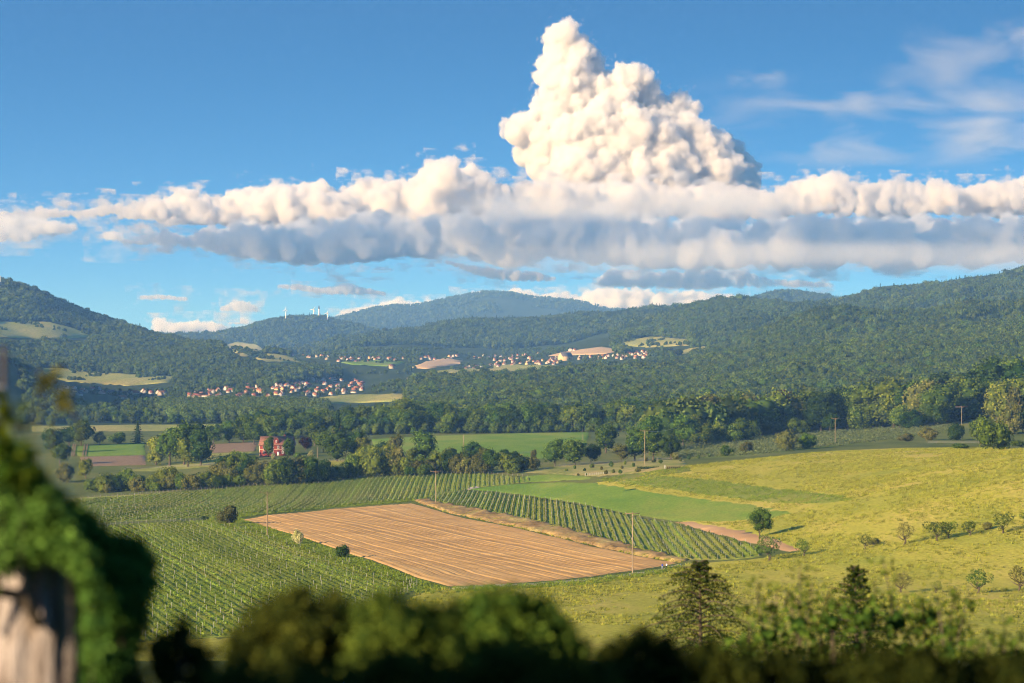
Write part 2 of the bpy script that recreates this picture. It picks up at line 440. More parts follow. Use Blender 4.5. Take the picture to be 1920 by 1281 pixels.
M['green_meadow'] = grass_mat('green_meadow', (.12, .22, .025), (.17, .26, .035), (.24, .28, .05))
M['rough_grass'] = grass_mat('rough_grass', (.09, .14, .02), (.15, .18, .035), (.22, .21, .06))
M['pale_meadow'] = grass_mat('pale_meadow', (.22, .25, .06), (.28, .28, .075), (.36, .31, .10), fine=.2, big=.01)
M['vine_ground'] = grass_mat('vine_ground', (.21, .27, .035), (.27, .31, .05), (.34, .32, .08))
M['soil'] = noisy('soil', [(.3, (.27, .155, .07)), (.5, (.38, .22, .10)), (.7, (.46, .28, .135))], scale=.06, detail=9, stretch=(1, .25, 1), bump=.12, bscale=1.5, rot=.5, mix2=(.012, (.44, .28, .14), .45, .7))
M['brown_soil'] = noisy('brown_soil', [(.3, (.17, .11, .06)), (.7, (.30, .20, .11))], scale=.4, bump=.1)
M['pale_soil'] = noisy('pale_soil', [(.3, (.42, .28, .15)), (.7, (.52, .38, .22))], scale=.1, bump=.1)
M['band_grass'] = grass_mat('band_grass', (.15, .20, .03), (.21, .24, .042), (.30, .28, .065))
M['garden'] = grass_mat('garden', (.17, .20, .05), (.27, .26, .08), (.36, .29, .12), fine=.5, big=.06)
M['dry_bank'] = grass_mat('dry_bank', (.20, .13, .055), (.33, .22, .09), (.38, .30, .11), fine=.6, big=.08)
M['lane'] = noisy('lane', [(.3, (.34, .29, .22)), (.7, (.48, .42, .33))], scale=.8)

nr, nc = LZ.shape
idx = np.arange(nr * nc).reshape(nr, nc)
F = np.stack([idx[:-1, :-1], idx[:-1, 1:], idx[1:, 1:], idx[1:, :-1]], -1).reshape(-1, 4)
mb = MB(); mb.add(np.stack([GX, GY, LZ], -1).reshape(-1, 3), F)
# faces beyond the wood are forest floor and hill turf
fy = GY[:-1, :-1].ravel()
mb.m = [np.where(fy > 2550, 1, 0)]
ground_o = mb.build('ground', [M['ground'], M['forest_floor']], smooth=True)
tag(ground_o, 'green valley floor and hills under the fields and forests', 'ground', kind='structure')

# unseen slope added behind the camera, made to rise to shade the foreground
mb = MB()
bx, by = np.meshgrid(np.linspace(-420, 300, 40), np.linspace(3.0, -420, 34))
fall = np.clip((3 - by) / 423, 0, 1)
bz = -1.9 + 130 * fall ** 0.9 * np.clip(1 - np.abs(bx + 60) / 520, 0, 1) - np.clip(np.abs(bx) - 1.2, 0, 60) * .22 * (1 - fall) + 1.5 * fbm(bx / 30, by / 30, 9)
bz[0] = -2.4
bi = np.arange(bx.size).reshape(bx.shape)
mb.add(np.stack([bx, by, bz], -1).reshape(-1, 3), np.stack([bi[:-1, :-1], bi[:-1, 1:], bi[1:, 1:], bi[1:, :-1]], -1).reshape(-1, 4)[:, ::-1])
tag(mb.build('shade_hillside', M['rough_grass'], smooth=True), 'added grassy slope behind the viewpoint, raised to shade the foreground', 'shade_hillside', kind='structure')
# ------------------------------------------------------------------ fields, meadows and lanes (sheets lying on the ground)
POLY = {
 'meadow': [(-60, 1240), (300, 1200), (700, 1190), (790, 1106), (850, 1106), (1000, 1098), (1100, 1090), (1245, 1070), (1290, 1057), (1400, 1050), (1440, 1045), (1500, 1035), (1430, 1008), (1340, 990), (1270, 978),
            (1180, 962), (1120, 925), (1120, 905), (1180, 895), (1230, 884), (1290, 874), (1400, 862), (1560, 846), (1700, 840), (1830, 840), (1920, 842), (2100, 842), (2100, 1000), (2100, 1240)],
 'green_meadow': [(875, 918), (960, 908), (1060, 904), (1130, 906), (1240, 925), (1340, 938), (1430, 948), (1490, 962), (1440, 974), (1340, 980), (1265, 978), (1180, 964), (1080, 944), (1000, 931), (930, 922)],
 'green_meadow_far': [(985, 893), (1040, 889), (1110, 894), (1105, 899), (1030, 903), (960, 905)],
 'bare_strip': [(1262, 980), (1300, 978), (1400, 996), (1450, 1008), (1505, 1030), (1480, 1036), (1430, 1024), (1350, 1004)],
 'rough_band': [(1140, 905), (1240, 893), (1330, 900), (1440, 914), (1580, 930), (1600, 938), (1540, 946), (1440, 944), (1330, 930), (1240, 917)],
 'rough_verge': [(1120, 900), (1200, 888), (1270, 877), (1290, 876), (1300, 884), (1230, 894), (1150, 904)],
 'garden_grass': [(975, 886), (1060, 872), (1180, 866), (1280, 862), (1290, 872), (1230, 884), (1120, 894), (1040, 889)],
 'dry_bank': [(775, 939), (800, 938), (830, 944), (900, 957), (1000, 977), (1100, 1002), (1200, 1031), (1290, 1050), (1276, 1056), (1200, 1043), (1130, 1028), (1040, 1006), (940, 983), (840, 962)],
 'vineyard_strip': [(800, 936), (830, 926), (880, 921), (930, 925), (1000, 934), (1080, 946), (1180, 967), (1270, 984), (1350, 1006), (1420, 1026), (1432, 1043), (1400, 1047), (1350, 1051), (1290, 1050), (1200, 1031), (1100, 1002), (1000, 977), (900, 957), (830, 944)],
 'vineyard_upper': [(40, 940), (330, 923), (500, 909), (640, 897), (760, 890), (900, 889), (985, 895), (1000, 903), (900, 914), (868, 920), (790, 936), (640, 950), (500, 962), (440, 966), (400, 970), (330, 974), (200, 980), (40, 986)],
 'vineyard_lower': [(40, 994), (200, 987), (330, 979), (395, 978), (460, 992), (560, 1024), (640, 1052), (720, 1080), (786, 1100), (740, 1130), (690, 1170), (600, 1188), (300, 1200), (40, 1215)],
 'lane': [(845, 1108), (1000, 1100), (1100, 1092), (1180, 1082), (1240, 1073), (1284, 1060), (1274, 1057), (1240, 1067), (1180, 1076), (1100, 1086), (1000, 1094), (845, 1102)],
 'lane_bend': [(872, 917), (884, 913), (905, 911), (900, 914), (880, 919)],
 'lane_gap': [(902, 925), (920, 924), (918, 928), (904, 927)],
 'young_wheat': [(122, 838), (200, 834), (270, 831), (273, 853), (150, 856)],
 'tilled_strip': [(148, 857), (273, 854), (276, 872), (155, 875)],
 'tilled_strip_far': [(392, 834), (440, 831), (482, 830), (478, 846), (392, 850)],
 'hay_strip': [(380, 866), (392, 851), (478, 847), (440, 860), (420, 872), (300, 884), (220, 884)],
 'crop_field': [(698, 824), (800, 818), (900, 815), (1000, 812), (1105, 811), (1100, 830), (1090, 856), (900, 866), (770, 864), (700, 850)],
 'bright_strip': [(583, 866), (690, 862), (690, 876), (583, 880)],
 'bright_strip_far': [(925, 856), (990, 851), (990, 862), (925, 864)],
 'berry_field': [(1245, 836), (1400, 824), (1520, 812), (1640, 806), (1760, 799), (1790, 800), (1770, 812), (1650, 828), (1520, 842), (1420, 853), (1300, 860), (1240, 858)],
 'far_vineyard': [(60, 800), (240, 797), (430, 796), (440, 806), (300, 808), (60, 810)],
 'village_meadow': [(540, 754), (640, 742), (760, 739), (764, 752), (640, 757), (590, 757)],
 'hill_pasture': [(-40, 604), (90, 604), (140, 617), (176, 631), (120, 636), (-40, 633)],
 'spur_pasture': [(420, 648), (446, 641), (478, 646), (500, 658), (474, 670), (450, 668)],
 'spur_field': [(476, 672), (500, 664), (520, 664), (556, 672), (570, 680), (500, 679)],
 'slope_pasture': [(60, 690), (120, 692), (200, 700), (340, 708), (320, 717), (240, 724), (120, 716)],
 'rise_field': [(768, 690), (800, 678), (836, 672), (868, 677), (860, 684), (800, 692)],
 'valley_field': [(798, 699), (850, 693), (960, 684), (1050, 686), (1020, 694), (950, 699), (880, 702)],
 'east_field': [(1028, 668), (1060, 660), (1128, 651), (1168, 656), (1140, 664), (1080, 666)],
 'upper_pasture': [(1150, 646), (1190, 637), (1224, 631), (1298, 637), (1292, 648), (1210, 652)],
 'ridge_field': [(1242, 668), (1290, 655), (1386, 640), (1388, 644), (1300, 660), (1250, 671)],
 'clearing': [(1145, 693), (1190, 689), (1192, 693), (1150, 695)],
 'green_flats': [(640, 680), (700, 676), (760, 679), (740, 688), (660, 684)],
}
def sheet(key, name, mat, label, up=.14, step=6., **k):
    o, pts = drape(name, POLY[key], M[mat], up, step, **k)
    tag(o, label, name.replace('_', ' '), kind='structure')
    return pts
sheet('meadow', 'meadow', 'meadow', 'wide sunlit yellow green hay meadow on the right')
sheet('garden_grass', 'rough_grass', 'garden', 'rough dry garden plot behind the meadow edge', .2)
sheet('rough_band', 'rough_grass', 'band_grass', 'darker band of rough grass crossing the hay meadow', .22)
sheet('rough_verge', 'grass_verge', 'rough_grass', 'green grass verge below the garden plot', .26)
sheet('green_meadow', 'green_meadow', 'green_meadow', 'bright green mown meadow beside the narrow vineyard', .2)
sheet('green_meadow_far', 'green_meadow', 'green_meadow', 'small bright green meadow past the lane bend', .2)
sheet('bare_strip', 'bare_strip', 'soil', 'bare brown earth strip along the vineyard and lone tree', .24)
sheet('vineyard_strip', 'vineyard_ground', 'vine_ground', 'grassy soil under the narrow vineyard strip', .12)
sheet('vineyard_upper', 'vineyard_ground', 'vine_ground', 'grassy soil under the wide upper vineyard', .12)
sheet('vineyard_lower', 'vineyard_ground', 'vine_ground', 'grassy soil under the lower left vineyard', .12)
bk = lambda x, y: .55 * np.clip(fbm(x / 4, y / 7, 21, 4), -.8, 1)
sheet('dry_bank', 'earth_bank', 'dry_bank', 'dry brown grassy bank between ploughed field and vineyard', .8, 2.2, bumpf=bk)
sheet('lane', 'lane', 'lane', 'pale farm lane below the ploughed field', .26)
sheet('lane_bend', 'lane', 'lane', 'pale bend of the farm lane behind the vineyard', .26)
sheet('lane_gap', 'lane', 'pale_soil', 'short bare patch at the vineyard headland', .26)
sheet('young_wheat', 'wheat_field', 'green_meadow', 'pale green wheat field with tramlines far left', .22)
sheet('tilled_strip', 'tilled_field', 'brown_soil', 'brown tilled strip below the wheat field', .22)
sheet('tilled_strip_far', 'tilled_field', 'brown_soil', 'brown tilled strip left of the red house', .22)
sheet('hay_strip', 'hay_strip', 'pale_meadow', 'yellow hay strip left of the red house', .22)
sheet('crop_field', 'crop_field', 'green_meadow', 'long green crop field in front of the dark wood', .22)
sheet('bright_strip', 'meadow_strip', 'meadow', 'bright yellow green strip right of the red house', .26)
sheet('bright_strip_far', 'meadow_strip', 'meadow', 'bright yellow green strip behind the middle hedge', .26)
sheet('berry_field', 'berry_field', 'rough_grass', 'ground of the berry rows before the right wood', .22)
sheet('far_vineyard', 'far_vineyard', 'pale_meadow', 'pale flat vineyard far left before the village', .4)
for k, n, m, l in [
    ('village_meadow', 'pasture', 'pale_meadow', 'pale pasture in front of the nearer village'),
    ('hill_pasture', 'pasture', 'pale_meadow', 'sunny pasture high on the left hill'),
    ('spur_pasture', 'pasture', 'pale_meadow', 'green pasture on the spur above the village'),
    ('spur_field', 'tilled_field', 'pale_meadow', 'small field at the foot of the spur'),
    ('slope_pasture', 'pasture', 'pale_meadow', 'half shaded pasture on the left slope'),
    ('rise_field', 'tilled_field', 'pale_soil', 'tan field on a rise before the far village'),
    ('valley_field', 'pasture', 'pale_meadow', 'long yellow field below the far village'),
    ('east_field', 'tilled_field', 'pale_soil', 'tan and green field beside the church'),
    ('upper_pasture', 'pasture', 'pale_meadow', 'sunny pasture above the far village'),
    ('ridge_field', 'pasture', 'pale_meadow', 'narrow pale pasture on the wooded ridge'),
    ('clearing', 'pasture', 'pale_meadow', 'small clearing in the right forest'),
    ('green_flats', 'pasture', 'green_meadow', 'green flats left of the far village')]:
    sheet(k, n, m, l, 1.5, 25.)

# --- the ploughed field: furrows as real ridges
def soil_mat():
    m, t, N, L = new_mat('ploughed_soil')
    o = N('ShaderNodeOutputMaterial'); p = N('ShaderNodeBsdfPrincipled'); p.inputs['Roughness'].default_value = 1; p.inputs['Specular IOR Level'].default_value = .05
    tc = N('ShaderNodeTexCoord'); at = N('ShaderNodeAttribute'); at.attribute_name = 'var'
    n = N('ShaderNodeTexNoise'); n.inputs['Scale'].default_value = .035; n.inputs['Detail'].default_value = 9; n.inputs['Roughness'].default_value = .7
    L(tc.outputs['Object'], n.inputs[0])
    n2 = N('ShaderNodeTexNoise'); n2.inputs['Scale'].default_value = 1.3; n2.inputs['Detail'].default_value = 5; L(tc.outputs['Object'], n2.inputs[0])
    ad = N('ShaderNodeMath'); ad.operation = 'MULTIPLY_ADD'; ad.inputs[1].default_value = .55; L(at.outputs['Fac'], ad.inputs[0])
    a2 = N('ShaderNodeMath'); a2.operation = 'MULTIPLY'; a2.inputs[1].default_value = .45; L(n.outputs['Fac'], a2.inputs[0]); L(a2.outputs[0], ad.inputs[2])
    r = ramp(N, [(.2, (.27, .16, .066)), (.5, (.45, .275, .11)), (.85, (.58, .385, .165))]); L(ad.outputs[0], r.inputs[0])
    L(r.outputs[0], p.inputs['Base Color'])
    bp = N('ShaderNodeBump'); bp.inputs['Distance'].default_value = .12; L(n2.outputs['Fac'], bp.inputs['Height']); L(bp.outputs[0], p.inputs['Normal'])
    L(p.outputs[0], o.inputs[0]); return m
M['ploughed'] = soil_mat()
def edge(pts, n):
    w = np.array([ground(*p)[:2] for p in pts])
    d = np.concatenate([[0], np.cumsum(np.linalg.norm(np.diff(w, axis=0), axis=1))]); d /= d[-1]
    q = np.linspace(0, 1, n)
    return np.column_stack([np.interp(q, d, w[:, 0]), np.interp(q, d, w[:, 1])])
NU, NV = 330, 110
left = edge([(452, 975), (500, 990), (560, 1005), (640, 1033), (700, 1051), (780, 1083), (842, 1100)], NV)
right = edge([(772, 944), (840, 964), (940, 985), (1040, 1008), (1130, 1030), (1200, 1045), (1272, 1056)], NV)
far_e = edge([(452, 975), (500, 966), (620, 955), (700, 949), (772, 944)], NU)
near_e = edge([(842, 1100), (900, 1098), (1000, 1092), (1100, 1083), (1200, 1069), (1272, 1056)], NU)
U, V_ = np.meshgrid(np.linspace(0, 1, NU), np.linspace(0, 1, NV))
U3, V3 = U[..., None], V_[..., None]
C = (1 - U3) * left[:, None] + U3 * right[:, None] + (1 - V3) * far_e[None] + V3 * near_e[None] \
    - ((1 - U3) * (1 - V3) * left[0] + U3 * (1 - V3) * right[0] + (1 - U3) * V3 * left[-1] + U3 * V3 * right[-1])
prof = rng.normal(size=NU); prof = .6 * prof + .8 * np.interp(np.arange(NU), np.arange(0, NU, 5), rng.normal(size=len(range(0, NU, 5))))
track = np.zeros(NU)
for k in range(7, NU, 19): track[k:k + 2] -= 1.6
hh = np.clip(prof * .085 + track * .12, -.32, .12)
rim = np.minimum(np.minimum(U, 1 - U) * NU / 3, np.minimum(V_, 1 - V_) * NV / 1.5).clip(0, 1)
z = hgt(C[..., 0], C[..., 1]) - .08 + rim * .40 + rim * hh[None] * (1 + .35 * fbm(C[..., 0] / 9, C[..., 1] / 9, 4)) + .05 * fbm(C[..., 0] / 2, C[..., 1] / 2, 8)
vv = np.clip(.5 + prof[None] * .13 + track[None] * .16 + .16 * fbm(C[..., 0] / 30, C[..., 1] / 14, 6), 0, 1)
ix = np.arange(NU * NV).reshape(NV, NU)
mb = MB(); mb.add(np.dstack([C, z]).reshape(-1, 3), np.stack([ix[:-1, :-1], ix[1:, :-1], ix[1:, 1:], ix[:-1, 1:]], -1).reshape(-1, 4), vv.ravel())
tag(mb.build('ploughed_field', M['ploughed'], smooth=False), 'tan ploughed field with long furrows in the middle', 'ploughed field', kind='structure')
# tramlines pressed into the wheat and furrow lines on the tilled strips
mb = MB()
for px in (128, 136, 140, 157, 162):
    q = [ground(px + (t - .5) * (-4), 834 + 22 * t) for t in np.linspace(0, 1, 8)]
    for a, b in zip(q[:-1], q[1:]):
        mb.add([(a.x - .5, a.y, a.z + .65), (a.x + .5, a.y, a.z + .65), (b.x + .5, b.y, b.z + .65), (b.x - .5, b.y, b.z + .65)], [(0, 1, 2, 3)])
tag(mb.build('tramlines', M['brown_soil']), 'dark wheel tracks through the pale wheat field', 'tramlines', kind='structure')

# ------------------------------------------------------------------ crown, trunk and bush shapes (unit height, base at 0)
def crown(seed, base=.16, rx=.38, nl=24, nleaf=1300, ls=.052, core=.76, lob=(.10, .21), shape='round', jit=.55, top=1.0):
    r = np.random.default_rng(seed); mb = MB()
    cz, hz = (base + top) / 2, (top - base) / 2
    C, R = [], []
    for k in range(nl):
        d = r.normal(size=3); d /= np.linalg.norm(d)
        q = r.uniform(.35, .78)
        c = np.array([d[0] * rx * q, d[1] * rx * q, cz + d[2] * hz * q])
        f = 1.0
        t = (c[2] - base) / (top - base)
        if shape == 'cone': f = 1.25 - 1.05 * t
        if shape == 'column': f = 1.0 - .35 * abs(t - .4)
        if shape == 'dome': f = 1.1 - .4 * t
        c[:2] *= f
        rr = r.uniform(*lob) * (.6 + .5 * f) * min(1, rx / .33 + .25)
        c[2] = min(max(c[2], base + rr * .55), top - rr * .9)
        C.append(c); R.append(rr)
    C, R = np.array(C), np.array(R)
    if core > 0:
        for c, rr in zip(C, R):
            v = ICO1[0] * (1 + .18 * r.normal(size=(len(ICO1[0]), 1)))
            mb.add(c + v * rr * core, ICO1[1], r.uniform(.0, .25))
    w = R ** 2; w = w / w.sum()
    li = r.choice(nl, int(nleaf * 1.7), p=w)
    d = r.normal(size=(len(li), 3)); d /= np.linalg.norm(d, axis=1, keepdims=True)
    P = C[li] + d * (R[li] * r.uniform(.82, 1.12, len(li)))[:, None]
    dist = np.linalg.norm(P[:, None] - C[None], axis=2) / R[None]
    keep = (dist < .80).sum(1) == 0
    P, d = P[keep][:nleaf], d[keep][:nleaf]
    Nn = d + jit * r.normal(size=d.shape)
    mb.leaves(P, Nn, ls * r.uniform(.6, 1.4, len(P)), np.clip(r.normal(.5, .26, len(P)), 0, 1))
    return mb
def crown_mesh(name, mat, **k): return crown(**k).mesh(name, mat)

def conifer(seed, mat, nl=11, rx=.2, base=.06, ls=.07):
    r = np.random.default_rng(seed); mb = MB()
    mb.tube([(0, 0, base * .5), (0, 0, .5), (0, 0, .97)], [rx * .45, rx * .3, .01], 6, .1)
    P, Nn = [], []
    for k in range(nl):
        t = k / (nl - 1); zz = base + (1 - base) * t; rad = rx * (1 - t) ** .85 + .012
        m = max(4, int(16 * (1 - t) + 4))
        for q in range(m):
            a = 2 * math.pi * (q + r.uniform(0, 1)) / m
            for s in (.45, .75, 1.0):
                P.append((math.cos(a) * rad * s, math.sin(a) * rad * s, zz - rad * s * .35 + r.normal() * .012)); Nn.append((math.cos(a) * .6, math.sin(a) * .6, 1))
    P, Nn = np.array(P), np.array(Nn) + .35 * r.normal(size=(len(P), 3))
    mb.leaves(P, Nn, ls * r.uniform(.7, 1.5, len(P)), np.clip(r.normal(.45, .25, len(P)), 0, 1), aspect=.5)
    return mb.mesh('conifer_crown', mat)

def trunk_mesh(seed, h=.45, r0=.022, limbs=4, mat=None, lean=.02, spread=.22):
    r = np.random.default_rng(seed); mb = MB()
    p = [(0, 0, -.03), (r.normal() * lean, r.normal() * lean, h * .5), (r.normal() * lean, r.normal() * lean, h)]
    mb.tube(p, [r0 * 1.3, r0, r0 * .6], 7)
    for k in range(limbs):
        a = 2 * math.pi * k / limbs + r.uniform(-.5, .5); z0 = h * r.uniform(.55, 1)
        e = (math.cos(a) * spread, math.sin(a) * spread, z0 + r.uniform(.15, .3))
        q = (e[0] * .5, e[1] * .5, z0 + (e[2] - z0) * .35)
        mb.tube([(0, 0, z0), q, e], [r0 * .6, r0 * .42, r0 * .18], 5)
    return mb.mesh('trunk', mat or M['bark'])

TR = [trunk_mesh(i) for i in range(4)]
TR_FRUIT = [trunk_mesh(20 + i, h=.38, r0=.035, limbs=6, spread=.33, lean=.05) for i in range(3)]
LIB = {}
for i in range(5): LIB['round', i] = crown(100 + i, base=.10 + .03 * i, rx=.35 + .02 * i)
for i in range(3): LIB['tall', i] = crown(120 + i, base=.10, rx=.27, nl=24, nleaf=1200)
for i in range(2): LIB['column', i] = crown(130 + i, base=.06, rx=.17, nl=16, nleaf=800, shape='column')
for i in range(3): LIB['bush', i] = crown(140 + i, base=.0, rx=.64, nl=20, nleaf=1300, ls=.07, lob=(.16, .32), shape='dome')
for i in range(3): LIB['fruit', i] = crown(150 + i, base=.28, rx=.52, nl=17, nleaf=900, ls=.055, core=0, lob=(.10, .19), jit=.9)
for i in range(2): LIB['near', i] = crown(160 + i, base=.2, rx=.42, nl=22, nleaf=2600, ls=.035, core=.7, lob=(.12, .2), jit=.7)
for i in range(2): LIB['willow', i] = crown(170 + i, base=.05, rx=.40, nl=18, nleaf=1300, ls=.05, shape='dome')
MESH = {}
def crown_of(kind, i, mat):
    key = kind, i, mat
    if key not in MESH:
        MESH[key] = conifer(200 + i, M[mat], rx=.2 + .03 * i) if kind == 'conifer' else LIB[kind, i].mesh('crown', M[mat])
    return MESH[key]
NV_ = {'round': 5, 'tall': 3, 'column': 2, 'bush': 3, 'fruit': 3, 'near': 2, 'willow': 2, 'conifer': 3}

def plant_tree(name, label, cat, pos, h, kind, mat, width=1.0, group=None, trunk=True, rot=None):
    t = empty(name, pos, rnd.uniform(0, 6.28) if rot is None else rot)
    tag(t, label, cat, group)
    i = rnd.randrange(NV_[kind])
    c = link('foliage' if kind == 'bush' else 'crown', crown_of(kind, i, mat), t, scale=(h * width, h * width, h))
    if trunk: link('trunk', (TR_FRUIT if kind == 'fruit' else TR)[i % 3], t, scale=h)
    return t
# ------------------------------------------------------------------ far woods: one mass each, trees instanced on the slopes
hid = bpy.data.collections.new('wood_sources')            # sources only, not in the scene
def source(me):
    o = bpy.data.objects.new('wood_source', me); hid.objects.link(o); return o
def small(seed, mat, kind):
    if kind == 'conifer': return conifer(seed, mat, nl=9, ls=.10, rx=.19)
    return crown(seed, base=.04, rx=.42 if kind == 'round' else .34, nl=9, nleaf=260, ls=.10, lob=(.2, .3), core=.85).mesh('crown', mat)
SRC = {}
def wood_sources(key):
    if key in SRC: return SRC[key]
    c = bpy.data.collections.new('sources_' + key)
    if key == 'mixed': k = [('round', 'leaf_forest')] * 4 + [('tall', 'leaf_forest')] * 2 + [('conifer', 'leaf_conifer')] * 2
    elif key == 'conifer': k = [('conifer', 'leaf_conifer')] * 4 + [('round', 'leaf_forest')] * 2
    elif key == 'poplar': k = [('tall', 'leaf_poplar')] * 3
    else: k = [('round', 'leaf_forest')] * 5 + [('round', 'leaf_mid')] + [('tall', 'leaf_forest')]
    for i, (kd, mt) in enumerate(k):
        o = bpy.data.objects.new('wood_source', small(300 + i + len(SRC) * 20, M[mt], kd)); c.objects.link(o)
    SRC[key] = c
    return c
M['leaf_poplar'] = foliage('leaf_poplar', (.04, .075, .02), (.13, .18, .05), trans=.15, val=.25)
def scatter(name, pts, heights, key, label, cat='wood'):
    if name == 'forest':                                   # stands of older and younger trees
        heights = np.asarray(heights) * (1 + .32 * np.clip(fbm(pts[:, 0] / 120, pts[:, 1] / 160, 66, 3), -1, 1)) * np.where(rng.random(len(pts)) < .1, 1.25, 1)
    """ONE object: a point cloud whose geometry nodes put a tree of the collection on each point"""
    me = bpy.data.meshes.new(name)
    me.vertices.add(len(pts)); me.vertices.foreach_set('co', np.asarray(pts, 'f').ravel())
    a = me.attributes.new('size', 'FLOAT', 'POINT'); a.data.foreach_set('value', np.asarray(heights, 'f'))
    o = link(name, me)
    tag(o, label, cat, kind='stuff')
    g = bpy.data.node_groups.new('scatter_trees', 'GeometryNodeTree')
    g.interface.new_socket('Geometry', in_out='INPUT', socket_type='NodeSocketGeometry')
    g.interface.new_socket('Geometry', in_out='OUTPUT', socket_type='NodeSocketGeometry')
    N, L = g.nodes.new, g.links.new
    gi, go = N('NodeGroupInput'), N('NodeGroupOutput')
    ci = N('GeometryNodeCollectionInfo'); ci.inputs['Collection'].default_value = wood_sources(key)
    ci.inputs['Separate Children'].default_value = True; ci.inputs['Reset Children'].default_value = True
    ip = N('GeometryNodeInstanceOnPoints'); ip.inputs['Pick Instance'].default_value = True
    ra = N('FunctionNodeRandomValue'); ra.data_type = 'FLOAT'; ra.inputs[3].default_value = 6.283
    ri = N('FunctionNodeRandomValue'); ri.data_type = 'INT'; ri.inputs[4].default_value = 0; ri.inputs[5].default_value = len(wood_sources(key).objects) - 1; ri.inputs['Seed'].default_value = 5
    cx = N('ShaderNodeCombineXYZ'); na = N('GeometryNodeInputNamedAttribute'); na.data_type = 'FLOAT'; na.inputs['Name'].default_value = 'size'
    L(gi.outputs[0], ip.inputs['Points']); L(ci.outputs[0], ip.inputs['Instance']); L(ra.outputs[1], cx.inputs['Z']); L(cx.outputs[0], ip.inputs['Rotation'])
    L(ri.outputs[2], ip.inputs['Instance Index']); L(na.outputs['Attribute'], ip.inputs['Scale']); L(ip.outputs[0], go.inputs[0])
    o.modifiers.new('trees', 'NODES').node_group = g
    return o

OPEN = [POLY[k] for k in ('village_meadow', 'hill_pasture', 'spur_pasture', 'spur_field', 'slope_pasture', 'rise_field', 'valley_field', 'east_field', 'upper_pasture', 'ridge_field', 'clearing', 'green_flats', 'far_vineyard')]
VILL = {   # built-up patches (photo outlines)
 'near_west': [(112, 728), (170, 730), (320, 738), (322, 752), (200, 748), (112, 740)],
 'near_mid': [(345, 737), (400, 733), (470, 724), (540, 722), (560, 735), (530, 746), (440, 748), (350, 750)],
 'near_east': [(535, 718), (600, 712), (680, 712), (700, 716), (695, 732), (650, 742), (560, 744)],
 'far_west': [(545, 664), (620, 668), (700, 672), (760, 672), (770, 678), (640, 680), (545, 668)],
 'far_mid': [(785, 668), (880, 667), (960, 668), (1010, 664), (1020, 672), (940, 678), (870, 674), (785, 675)],
 'far_slope': [(864, 690), (900, 684), (960, 680), (1040, 674), (1050, 684), (960, 686), (880, 696)],
 'far_church': [(1030, 672), (1080, 668), (1100, 672), (1080, 682), (1040, 684)],
 'far_east': [(1096, 672), (1140, 668), (1200, 660), (1220, 658), (1214, 672), (1150, 676), (1100, 676)],
 'far_top': [(1055, 656), (1090, 655), (1092, 659), (1056, 660)],
 'far_south': [(990, 698), (1100, 692), (1104, 698), (1020, 702)],
}
ALLV = list(VILL.values())
def field_points(px0, px1, y0, y1, spacing, keep, top=18.0, tries=1.0):
    """jittered points over the ground between two distances, kept where seen and where keep(px, row) says so"""
    ys = []; y = y0; P = []
    while y < y1:
        xs = np.arange((px0 - 960) / K * y, (px1 - 960) / K * y, spacing)
        P.append(np.column_stack([xs, np.full(len(xs), y)])); y += spacing
    P = np.concatenate(P) + rng.uniform(-.48, .48, (sum(map(len, P)), 2)) * spacing
    z = hgt(P[:, 0], P[:, 1])
    px, py = to_px(P[:, 0], P[:, 1], z)
    k = seen(P[:, 0], P[:, 1], top) & keep(px, py, P)
    return np.column_stack([P[k], z[k] - .4])
def not_open(px, py, P):
    r = np.ones(len(px), bool)
    for q in OPEN + ALLV:
        for hgt_ in (0, 7, 14): r &= ~inside(px, py - hgt_ * K / P[:, 1], q)      # nor so close in front that it would hide the field
    return r
def in_tufts(px, py, P, dens=.0):                         # scattered copses on the pastures
    return fbm(P[:, 0] / 60, P[:, 1] / 60, 31, 3) > dens

# 1 dark broadleaved hill wood in the middle and the right hills
p = field_points(700, 2000, 2650, 4000, 8.8, lambda px, py, P: not_open(px, py, P) & (px > 745 + (P[:, 1] - 3000) * .03) & ((py > 700) | (px > 1100)))
scatter('forest', p, rng.uniform(11, 17, len(p)), 'broad', 'dense dark green forest in front of the villages')
p = field_points(880, 2020, 4000, 5400, 8.6, lambda px, py, P: not_open(px, py, P) & ((py < 700) | (px > 1150)) & (px > 1080 + np.clip(5400 - P[:, 1], 0, 900) * .06))
c = fbm(p[:, 0] / 150, p[:, 1] / 200, 67, 3) > .18
scatter('forest', p[~c], rng.uniform(9, 15, (~c).sum()), 'broad', 'broadleaved forest covering the near ridge on the right')
scatter('forest', p[c], rng.uniform(11, 18, c.sum()), 'conifer', 'darker conifer stands on the near ridge at right')
p = field_points(1150, 2020, 5400, 7300, 10, not_open)
c = fbm(p[:, 0] / 200, p[:, 1] / 260, 68, 3) > .05
scatter('forest', p[~c], rng.uniform(11, 17, (~c).sum()), 'broad', 'broadleaved forest on the higher right ridge')
scatter('forest', p[c], rng.uniform(13, 21, c.sum()), 'conifer', 'conifer stands on the higher right ridge')
# 2 left hill
def lefthill(px, py, P):
    k = not_open(px, py, P)
    shade = (P[:, 1] < 4000) & (px < 330)
    return k & ~(shade & (fbm(P[:, 0] / 70, P[:, 1] / 70, 33, 2) < .35)) & (py < 735) & (px < 640)
p = field_points(-60, 660, 3400, 5500, 9.2, lefthill)
scatter('forest', p, rng.uniform(9, 15, len(p)), 'mixed', 'forest on the lower left slope above the village')
p = field_points(-60, 420, 5500, 6800, 10.5, lambda px, py, P: not_open(px, py, P))
scatter('forest', p, rng.uniform(10, 16, len(p)), 'mixed', 'dark forest crowning the left hill')
